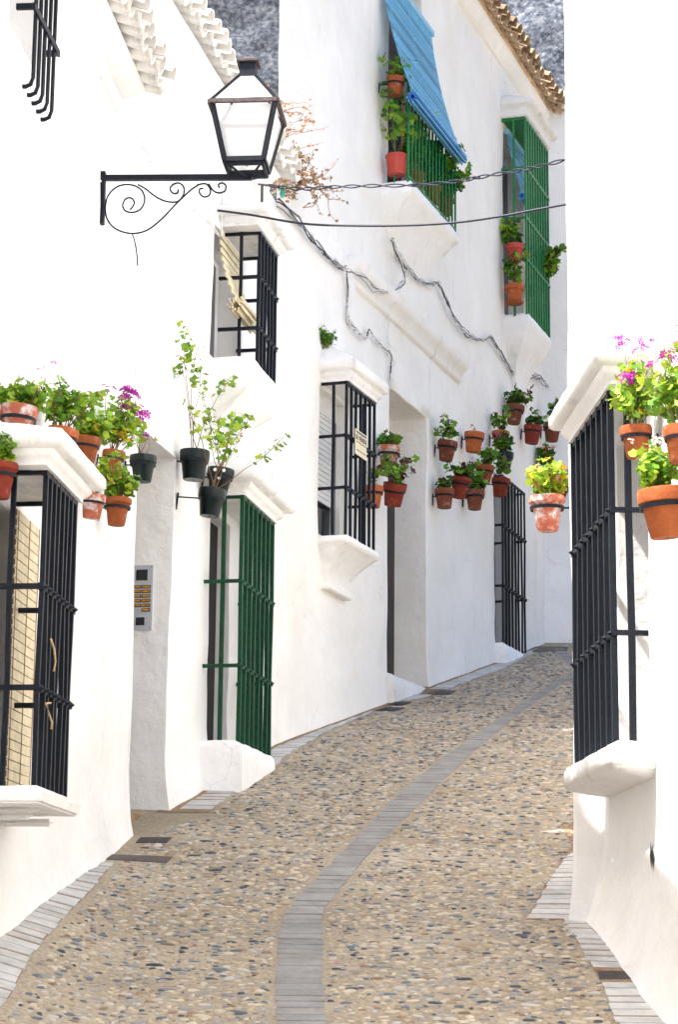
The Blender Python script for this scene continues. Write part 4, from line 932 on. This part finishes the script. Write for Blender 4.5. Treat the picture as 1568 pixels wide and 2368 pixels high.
potted(B, 1240, 640, 44, .18, 'pot', mk(bp, n=13, L=.55, leaves=14, spread=1.3, az=[0, .5, -.5, 1, -1, .2, -.3, .8, 0, .6], cols=('green', 'light', 'dark', 'maroon'), wts=(4, 3, 2, .5)), 'geranium pushing leaves out through the far bars of the green bay', GL, ring=False)
# right side pots (sunlit)
GR = 'sunlit pots on the right wall'
sun = dict(n=15, L=.3, leaves=13, spread=.8, size=.021, petiole=.03, stem='stemg', cols=('light', 'lime', 'green'), wts=(4, 4, 3))
potted(R2, 1266, 1140, 84, .2, 'potold', mk(sun, n=15, L=.24, leaves=9, spread=1.3, size=.024, cols=('lime', 'yellow', 'light', 'brown'), wts=(5, 3, 3, .8)), 'limed terracotta pot with yellow-green leaves left of the right-hand grille', GR)
potted(Rw, 1473, 980, 76, .16, 'pot', mk(sun, n=17, L=.32, leaves=14, cols=('light', 'lime', 'green', 'yellow'), wts=(4, 4, 2, 1.3), flowers=(('purple', 9, .10, .038),)), 'terracotta pot with pale yellow blotched leaves before the top of the right grille', GR)
potted(Rw, 1578, 978, 88, .16, 'pot', mk(sun, n=18, L=.36, leaves=15, flowers=(('purple', 10, .10, .038),)), 'terracotta pot cut by the right picture edge, top of the right-hand group', GR)
potted(Rw, 1541, 1120, 118, .15, 'pot', mk(sun, n=12, L=.22, leaves=9, flowers=(('cream', 3, .05, .022),)), 'large orange terracotta pot lowest at right with white flowers', GR)
potted(R2, 1338, 1088, 60, .02, 'potold', mk(sun, n=5, L=.1, leaves=5), 'pale pot glimpsed behind the bars of the right grille', GR, ring=False) if False else None
# tuft growing from the wall
t = thing('wall_plant', 'small bushy green plant rooted in the wall above the centre window hood', 'plant', B.at(752, 808, .02))
foliage(t, 1.0, (0, 0, 0), dict(n=16, L=.19, leaves=9, spread=.7, br=.08, size=.014, petiole=.02, lift=.12, stem='stemg', cols=('green', 'dark', 'light'), wts=(3, 2, 1)), random.Random(3))

# ------------------------------------------------------------------ dry vine at the roof corner
def vine(label, starts, n, L, seed, W=B, w=.08, leafy=.5):
    rng = random.Random(seed); P0 = W.at(*starts[0], w)
    t = thing('dry_vine', label, 'vine', P0, 'dry vines hanging at the roof corner'); st = MB()
    for i in range(n):
        sx, sy = starts[i % len(starts)]; p = W.at(sx, sy, w) - P0
        d = Vector((rng.uniform(-.6, 1), rng.uniform(-.4, .2), rng.uniform(-1, .9))).normalized(); pts = [p.copy()]
        ln = L * rng.uniform(.4, 1.2); seg = 14
        for s in range(seg):
            d = (d + Vector((rng.gauss(0, .3), rng.gauss(0, .2), rng.gauss(0, .3) - .12 * (s / seg)))).normalized(); p = p + d * ln / seg; pts.append(p.copy())
            for _ in range(2):
                if rng.random() < leafy:
                    sz = rng.uniform(.012, .026); q = p + Vector((rng.gauss(0, .015), rng.gauss(0, .015), rng.gauss(0, .015)))
                    Mx = Matrix.Translation(q) @ Matrix.Rotation(rng.uniform(0, 6), 4, 'Z') @ Matrix.Rotation(rng.uniform(-1.5, 1.5), 4, 'X') @ Matrix.Scale(sz, 4)
                    place('leaf', leafm(2, rng.choices(('brown', 'orange', 'lime'), (9, .4, .8))[0]), t, Mx)
        st.tube(pts, .0055, 4, 0, .0025)
    place('stems', st.mesh('stems', [M['twig']], 180), t, Matrix.Identity(4))
vine('mass of dry brown vine clinging at the corner beside the lantern', [(652, 320), (668, 370), (650, 360), (678, 405), (660, 395), (690, 420)], 64, .42, 1)
vine('thin dry sprigs rising from the roof behind the lantern top', [(612, 195), (650, 260), (640, 220)], 8, .5, 2, leafy=.35)
vine('dangling dry tendrils below the vine mass over the cables', [(690, 440), (740, 440), (700, 480)], 7, .55, 3, leafy=.4)

# ------------------------------------------------------------------ street lamp
lu, lz, _ = A.pix(238, 412, .02)
lamp = thing('street_lamp', 'black wrought iron wall lantern on a scrolled bracket arm', 'street lamp', A.pt(lu, 0, lz))
b = MB(); b.wbox(A, lu - .022, lu + .022, .0, .035, A.pix(235, 520, .02)[1], lz + .04); b.build('wall_plate', M['iron'], lamp)
wl = 0.0
def lp(w, z, du=0): return A.pt(lu + du, w, z)
# arm length: from plate to the lantern foot at photo x 575
def w_at(px, py, du=0.0):
    R = ray(px, py); n = np.array([A.d[1], -A.d[0]]); base = A.p0 + A.d * (lu + du)
    # intersect with the vertical plane through lu, spanned by n and z
    t = (base @ A.d) / (R[:2] @ A.d); P = R * t; return float((P[:2] - base) @ A.n), float(P[2])
wt, zt_ = w_at(582, 410)
b = MB(); b.bar(lp(.03, lz), lp(wt, zt_), .034, .034); b.build('arm', M['iron'], lamp)
def scroll(pix, r=.0055):
    pts = [lp(*w_at(x, y)) for x, y in pix]
    # smooth by Catmull-Rom
    out = []
    for i in range(len(pts) - 1):
        p0, p1, p2, p3 = pts[max(0, i - 1)], pts[i], pts[i + 1], pts[min(len(pts) - 1, i + 2)]
        for s in range(5):
            t = s / 5; out.append(.5 * ((2 * p1) + (p2 - p0) * t + (2 * p0 - 5 * p1 + 4 * p2 - p3) * t * t + (3 * p1 - p0 - 3 * p2 + p3) * t ** 3))
    out.append(pts[-1]); b = MB(); b.tube(out, r, 6); b.build('scroll', M['iron'], lamp, 180)
scroll([(300, 485), (306, 478), (310, 468), (303, 458), (290, 460), (283, 475), (290, 488), (308, 491), (326, 482), (334, 460), (325, 438), (300, 427), (270, 432), (248, 455), (243, 490), (252, 515), (272, 532), (305, 540), (340, 532), (375, 505), (408, 470), (440, 440), (458, 428)])
scroll([(318, 427), (335, 436), (360, 455), (385, 466), (410, 466), (424, 450), (424, 432), (412, 423), (398, 428), (393, 438), (400, 447), (410, 446), (412, 438)])
scroll([(455, 428), (475, 425), (486, 438), (483, 452), (470, 455), (461, 446), (462, 437), (470, 436)])
scroll([(482, 425), (492, 440), (505, 446), (519, 442), (522, 430), (514, 423), (505, 427), (507, 434)])
scroll([(305, 541), (310, 555), (314, 575), (317, 598), (318, 614)], .004)
# lantern body
cw, cz_ = w_at(566, 387); cwT, czT = w_at(568, 236)
hb, ht = (w_at(612, 387)[0] - w_at(518, 387)[0]) / 2, (w_at(648, 236)[0] - w_at(490, 236)[0]) / 2
hb *= .97; ht *= .96; cz_ = w_at(564, 367, -hb)[1]; czT = w_at(568, 236, -ht)[1]; hb, ht = [(w_at(b_, y_, -h_)[0] - w_at(a_, y_, -h_)[0]) / 2 for a_, b_, y_, h_ in ((517, 607, 367, hb), (494, 638, 237, ht))]
cc = w_at(564, 367, -hb)[0]
def ring(h, z, s=1.0): return [lp(cc - h, z, -h * s), lp(cc + h, z, -h * s), lp(cc + h, z, h * s), lp(cc - h, z, h * s)]
Bt, Tp = ring(hb, cz_), ring(ht, czT)
def frame(name, pts, wd_, closed=True, m='iron'):
    b = MB()
    for i in range(len(pts) if closed else len(pts) - 1): b.bar(pts[i], pts[(i + 1) % len(pts)], wd_)
    return b.build(name, M[m], lamp)
frame('base_frame', Bt, .03); frame('base_frame', [p - Vector((0, 0, .03)) for p in ring(hb * .96, cz_)], .018)
for i in range(4): b = MB(); b.bar(Bt[i], Tp[i], .027); b.build('corner_bar', M['iron'], lamp)
E_ = ring(ht * 1.09, czT + .012)
b = MB(); E2 = ring(ht * 1.09, czT - .016); b.hexa(E2[:4] + E_[:4]); 
frame('eave_frame', E_, .026, m='rust'); b = None
wN, zN = w_at(575, 182); hn = ht * .27
N_ = ring(hn, zN)
for i in range(4):
    b = MB(); b.bar(E_[i], N_[i], .018); b.build('roof_bar', M['iron'], lamp)
    b = MB(); q = [E_[i], E_[(i + 1) % 4], N_[(i + 1) % 4], N_[i]]; ctr = sum(q, Vector()) / 4; q = [p.lerp(ctr, .04) - Vector((0, 0, .004)) for p in q]
    b.hexa(q + [p + Vector((0, 0, .003)) for p in q]); b.build('roof_pane', M['pane'], lamp)
    q = [Bt[i], Bt[(i + 1) % 4], Tp[(i + 1) % 4], Tp[i]]; ctr = sum(q, Vector()) / 4; nn = (q[1] - q[0]).cross(q[3] - q[0]).normalized(); q = [p.lerp(ctr, .05) for p in q]
    b = MB(); b.hexa([p - nn * .002 for p in q] + [p + nn * .002 for p in q]); b.build('pane', M['pane'], lamp)
zC = w_at(575, 150)[1]; zcap = w_at(575, 130)[1]
b = MB(); b.hexa(ring(hn, zN - .02) + ring(hn, zC)); b.build('chimney', M['iron'], lamp)
b = MB(); k1 = ring(hn * 1.35, zC); k2 = ring(hn * 1.35, zC + .012); b.hexa(k1 + k2); ap = lp(cc, zcap + .0); b.add(k2 + [ap], [(0, 1, 4), (1, 2, 4), (2, 3, 4), (3, 0, 4)]); b.build('cap', M['rust'], lamp)
ft = lp(wt - .02, zt_ + .0)
for p in Bt:
    q0 = p - Vector((0, 0, .03)); pts = []
    for s in range(9):
        t = s / 8; k = p.lerp(ft, t); k.z = q0.z + (ft.z - q0.z) * t + .05 * math.sin(math.pi * t) * (.5 - t); k += (lp(cc, 0) - Vector((p.x, p.y, lp(cc, 0).z))) * .0; pts.append(k)
    b = MB(); b.tube(pts, .008, 6); b.build('support', M['iron'], lamp, 180)
b = MB(); b.tube([lp(cc, cz_), lp(cc, cz_ + .11)], .014, 8); b.tube([lp(cc, cz_ + .11), lp(cc, cz_ + .2)], .03, 10, r1=.02); b.build('bulb', M['shutter'], lamp, 60)
# ------------------------------------------------------------------ intercom on the grey jamb
J0 = Cw.pt(ju, 0, 0); J = Wall(Cw.pt(ju - .0, -.62, 0)[:2], J0[:2])   # the jamb face, u from back to front
def jp(x, y, w=.0): return J.pix(x, y, w)
iu0, iu1 = jp(304, 1380)[0], jp(353, 1380)[0]; iz1, iz0 = jp(328, 1308)[1], jp(328, 1457)[1]
ic = thing('intercom_panel', 'brushed metal door intercom with amber buttons on the grey door jamb', 'intercom', J.pt((iu0 + iu1) / 2, 0, iz0))
sg = 1 if (J.n[1] < 0) else -1
def jbox(u0, u1, w0, w1, z0, z1):
    b = MB(); b.wbox(J, u0, u1, w0 * sg, w1 * sg, z0, z1); return b
jbox(iu0, iu1, -.01, .014, iz0, iz1).build('plate', M['alu'], ic)
du_, dz_ = iu1 - iu0, iz1 - iz0
jbox(iu0 + .22 * du_, iu0 + .75 * du_, .012, .02, iz0 + .765 * dz_, iz0 + .93 * dz_).build('camera_window', M['black'], ic)
jbox(iu0 + .26 * du_, iu0 + .66 * du_, .012, .02, iz0 + .07 * dz_, iz0 + .19 * dz_).build('speaker', M['black'], ic)
for r_ in range(6):
    for c_ in range(2):
        if r_ == 5 and c_ == 0: continue
        a_ = iu0 + (.06 + .44 * c_) * du_; zz = iz0 + (.665 - .072 * r_) * dz_
        o = jbox(a_, a_ + .41 * du_, .012, .019, zz - .024 * dz_, zz + .024 * dz_).build('button', M['black'], ic)
        jbox(a_ + .03 * du_, a_ + .38 * du_, .018, .022, zz - .014 * dz_, zz + .014 * dz_).build('button_label', M['amber'], o)
for (fx, fz) in ((.08, .97), (.92, .97), (.08, .03), (.92, .03)): jbox(iu0 + (fx - .015) * du_, iu0 + (fx + .025) * du_, .012, .017, iz0 + fz * dz_ - .004, iz0 + fz * dz_ + .004).build('screw', M['black'], ic)

# ------------------------------------------------------------------ sale sign on the centre grille
sw = .30
p_ = [B.at(821, 992, sw), B.at(846, 1004, sw), B.at(849, 1069, sw), B.at(828, 1052, sw)]
sg_ = thing('sale_sign', 'small cream paper sign reading SE VENDE tied to the centre window grille', 'sign', B.at(835, 1030, sw))
su0, su1 = B.pix(822, 1020, sw)[0], B.pix(848, 1035, sw)[0]; sz1, sz0 = B.pix(822, 990, sw)[1], B.pix(826, 1051, sw)[1]
b = MB(); b.wbox(B, su0, su1, sw - .004, sw, sz0, sz1); bd = b.build('board', M['paper'], sg_)
def text(body, u, z, size, parent, W=B, w=sw + .002, m='ink'):
    c = D.curves.new('lettering', 'FONT'); c.body = body; c.size = size; c.extrude = .001; c.align_x = 'CENTER'; c.materials.append(M[m])
    me = D.objects.new('tmp', c); C.objects.link(me); dg = bpy.context.evaluated_depsgraph_get(); mm = D.meshes.new_from_object(me.evaluated_get(dg)); D.objects.remove(me)
    ud, nd = Vector((W.d[0], W.d[1], 0)), Vector((W.n[0], W.n[1], 0)); R3_ = Matrix((ud, Vector((0, 0, 1)), ud.cross(Vector((0, 0, 1))))).transposed().to_4x4()
    o = place('lettering', mm, parent, Matrix.Translation(W.pt(u, w, z) - Vector(parent.location)) @ R3_); return o
um = (su0 + su1) / 2; hh = sz1 - sz0
text('SE VENDE', um, sz0 + hh * .60, .072, sg_)
b = MB(); b.wbox(B, su0 + .02, su1 - .02, sw + .0005, sw + .002, sz1 - .03, sz1 - .015); b.wbox(B, su0 + .03, su1 - .03, sw + .0005, sw + .002, sz0 + hh * .50, sz0 + hh * .53); b.wbox(B, su0 + .04, su1 - .04, sw + .0005, sw + .002, sz0 + hh * .18, sz0 + hh * .21); b.build('print', M['ink'], sg_)

# ------------------------------------------------------------------ blue slatted blinds
def slat_sheet(label, W, path_u, head, foot, u0, u1, n, sag, rollr, group):
    t = thing('roller_blind', label, 'blind', W.pt((u0 + u1) / 2, foot[0], foot[1]), group)
    (w0, z0), (w1, z1) = head, foot; prev = None
    for k in range(n):
        t0 = k / n; 
        def pos(s): return w0 + (w1 - w0) * (s ** 1.25), z0 + (z1 - z0) * s - sag * math.sin(math.pi * s)
        (wa, za), (wb, zb) = pos(t0), pos((k + .72) / n)
        b = MB(); jit = random.uniform(-.006, .006)
        b.hexa([W.pt(u0 + jit, wa - .004, za), W.pt(u1 + jit, wa - .004, za), W.pt(u1 + jit, wb - .004, zb), W.pt(u0 + jit, wb - .004, zb), W.pt(u0 + jit, wa + .004, za), W.pt(u1 + jit, wa + .004, za), W.pt(u1 + jit, wb + .004, zb), W.pt(u0 + jit, wb + .004, zb)])
        b.build('slat', M['blue'], t)
    b = MB(); pts0 = [pos(s / 12) for s in range(13)]
    for u in (u0 + .12, (u0 + u1) / 2, u1 - .12): b.tube([W.pt(u, w + .008, z) for w, z in pts0], .004, 4)
    b.build('cord', M['pale'], t)
    b = MB(); b.wbox(W, u0 - .02, u1 + .02, w0 - .03, w0 + .03, z0 - .01, z0 + .05); b.build('head_rail', M['pale'], t)
    for k in range(26):
        an = k * .72; rr = rollr * (.35 + .65 * k / 25)
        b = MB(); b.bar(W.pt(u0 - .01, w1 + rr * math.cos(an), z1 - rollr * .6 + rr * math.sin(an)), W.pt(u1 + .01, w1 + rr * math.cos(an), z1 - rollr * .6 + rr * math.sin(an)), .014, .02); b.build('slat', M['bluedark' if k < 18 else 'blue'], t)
    return t
fu_n = B.pix(955, 226, .40); fu_f = B.pix(1072, 352, .40); hd = B.pix(990, 72, .05)
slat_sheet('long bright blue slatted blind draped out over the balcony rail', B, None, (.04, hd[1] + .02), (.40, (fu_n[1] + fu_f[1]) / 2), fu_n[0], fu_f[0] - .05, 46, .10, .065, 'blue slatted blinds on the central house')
q1 = B.pix(1167, 300, .06); q2 = B.pix(1213, 405, .22)
slat_sheet('small blue blind rolled out inside the green bay', B, None, (.03, yz1 - .12), (.22, yz1 - .95), yu0 + .12, yu1 - .12, 26, .02, .05, 'blue slatted blinds on the central house')

# ------------------------------------------------------------------ cables
def smooth_pts(pts, n=6):
    out = []
    for i in range(len(pts) - 1):
        p0, p1, p2, p3 = pts[max(0, i - 1)], pts[i], pts[i + 1], pts[min(len(pts) - 1, i + 2)]
        for s in range(n):
            t = s / n; out.append(.5 * ((2 * p1) + (p2 - p0) * t + (2 * p0 - 5 * p1 + 4 * p2 - p3) * t * t + (3 * p1 - p0 - 3 * p2 + p3) * t ** 3))
    return out + [pts[-1]]
def bundle(label, W, pix, w=.03, n=5, r=.006, mats=('cwhite', 'cblack', 'cgrey'), spread=.02, seed=1):
    rng = random.Random(seed); base = [W.at(x, y, w) for x, y in pix]
    t = thing('cable_bundle', label, 'cables', base[0], 'cable bundles pinned to the house walls')
    for k in range(n):
        pts = [p + Vector((rng.gauss(0, .3), rng.gauss(0, .3), rng.gauss(0, 1))) * spread for p in base]; sp = smooth_pts(pts)
        sp = [p + Vector((0, 0, .008 * math.sin(i * .9 + k * 2))) for i, p in enumerate(sp)]
        sp = [p + Vector((0, rng.gauss(0, .004), rng.gauss(0, .005))) for p in sp]; b = MB(); b.tube(sp, r * .68 * rng.uniform(.6, 1.2), 5); b.build('cable', M[mats[k % len(mats)]], t, 180)
    for p in base[1:-1]: b = MB(); b.tube([p + Vector((-.03, 0, .0)), p + Vector((.0, -.0, .035)), p + Vector((.03, 0, 0))], .006, 5); b.build('clip', M['cwhite'], t)
BM = ('cblack', 'cwhite', 'cwhite', 'cgrey', 'cwhite', 'cblack')
bundle('thick bundle from the roof corner down to the pilaster', B, [(640, 462), (690, 505), (718, 545), (745, 580), (775, 605), (802, 626)], .05, 7, .009, BM, .024, 2)
bundle('bundle dropping down the pilaster then right to the grille hood', B, [(802, 626), (806, 665), (803, 710), (808, 745), (824, 766), (845, 783), (855, 770), (875, 790), (902, 822), (905, 850), (902, 897)], .05, 5, .007, ('cwhite', 'cblack', 'cwhite', 'cwhite', 'cgrey'), .018, 3)
bundle('slack bundle sagging across the ledge and up to the balcony corbel', B, [(802, 626), (840, 640), (862, 662), (885, 676), (908, 672), (930, 655), (936, 640), (925, 600), (912, 572), (905, 553)], .12, 5, .007, BM, .018, 4)
bundle('long looping bundle from the balcony corbel to the far corner', B, [(908, 555), (925, 590), (950, 630), (975, 650), (1000, 657), (1015, 655), (1030, 690), (1050, 735), (1075, 765), (1092, 779), (1115, 786), (1135, 778), (1152, 805), (1170, 835), (1190, 863), (1215, 872), (1238, 868), (1252, 882), (1270, 899)], .05, 6, .009, BM, .02, 5)
bundle('thin pale pair running down to the doorway lintel', B, [(903, 680), (900, 740), (899, 800), (910, 840), (905, 880), (898, 902)], .04, 2, .005, ('cwhite', 'cwhite'), .012, 6)
bundle('pale cable down the wall under the lamp arm', A, [(240, 108), (234, 250), (227, 360), (222, 420), (218, 520)], .03, 3, .006, ('cwhite',), .006, 7)
bundle('pale cables from the lamp arm foot down to the purple geranium', Cw, [(322, 345), (318, 420), (316, 520), (317, 640), (314, 760), (312, 900), (312, 985)], .03, 3, .004, ('cwhite',), .008, 8)
bundle('white cable looping from under the left eave to the upper grille hood', Cw, [(318, 345), (328, 338), (355, 375), (385, 400), (415, 445), (455, 490), (485, 515), (505, 545)], .04, 3, .007, ('cwhite',), .01, 9)
bundle('twin white conduit rising from the upper hood', Cw, [(513, 545), (512, 500), (514, 450), (513, 400)], .04, 2, .012, ('cwhite',), .012, 10)
def span(label, pix, d0, d1, r, twist=0.0, knots=()):
    pts = []; n = len(pix)
    for i, (x, y) in enumerate(pix):
        R = ray(x, y); f = (x - pix[0][0]) / (pix[-1][0] - pix[0][0]); dd = d0 + (d1 - d0) * f; pts.append(Vector(R * (dd / R[1])))
    sp = smooth_pts(pts, 12); t = thing('overhead_cable', label, 'cable', sp[0], 'black cables crossing the street')
    for k in range(2 if twist else 1):
        q = [p + Vector((0, math.cos(i * .55 + k * math.pi), math.sin(i * .55 + k * math.pi))) * twist for i, p in enumerate(sp)]
        b = MB(); b.tube(q, r, 6); b.build('cable', M['cblack'], t, 180)
    if knots:
        for f in knots: p = sp[int(f * (len(sp) - 1))]; b = MB(); b.tube([p - Vector((.03, 0, 0)), p + Vector((.03, 0, 0))], r * 2.2, 6); b.build('cable_tie', M['cblack'], t)
    return t
span('upper twisted pair of black cables spanning from the roof corner to the right', [(600, 424), (640, 432), (700, 437), (760, 433), (850, 430), (960, 428), (1050, 420), (1120, 408), (1200, 394), (1260, 382), (1335, 362)], 18.0, 15.0, .0055, .012, (.1, .3, .5, .68))
span('lower single black cable sagging across the street', [(498, 486), (580, 497), (700, 517), (820, 522), (950, 521), (1060, 514), (1160, 500), (1240, 485), (1335, 468)], 16.4, 15.0, .009)
t = thing('cable_post', 'short iron rod with green glass insulator at the roof corner', 'insulator', Cw.at(605, 488, .25))
b = MB(); b.tube([Cw.at(605, 488, .25), Cw.at(606, 426, .25)], .012, 6); b.bar(Cw.at(598, 426, .25), Cw.at(640, 432, .25), .014); b.build('rod', M['rust'], t)
b = MB(); p = B.at(653, 446, .15); b.lathe([(0, -.04), (.018, -.04), (.026, 0), (.018, .015), (.022, .035), (.012, .06), (0, .06)], 12, 0, p); b.build('insulator', M['insul'], t, 60)

# ------------------------------------------------------------------ fallen petals and leaves on the road
for (x, y, c, lab) in ((645, 1838, 'purple', 'dark pink fallen petal on the cobbles below the green grille'), (305, 2013, 'orange', 'orange fallen leaf on the cobbles below the long drain cover'), (1323, 1888, 'red', 'red fallen leaf at the foot of the right-hand pier'), (38, 3256 * .7098, 'pink', 'pink fallen petal at the lower left picture edge'), (775, 2242, 'pink', 'pink fallen petal right of the paved centre strip')):
    g = gpt(x, y); o = place('fallen_petal', leafm(2, c), None, Matrix.Translation((g[0], g[1], zroad(g[0], g[1]) + .028)) @ Matrix.Rotation(random.uniform(0, 6), 4, 'Z') @ Matrix.Scale(.022, 4))
    tag(o, lab, 'petal', 'fallen petals and leaves on the street')
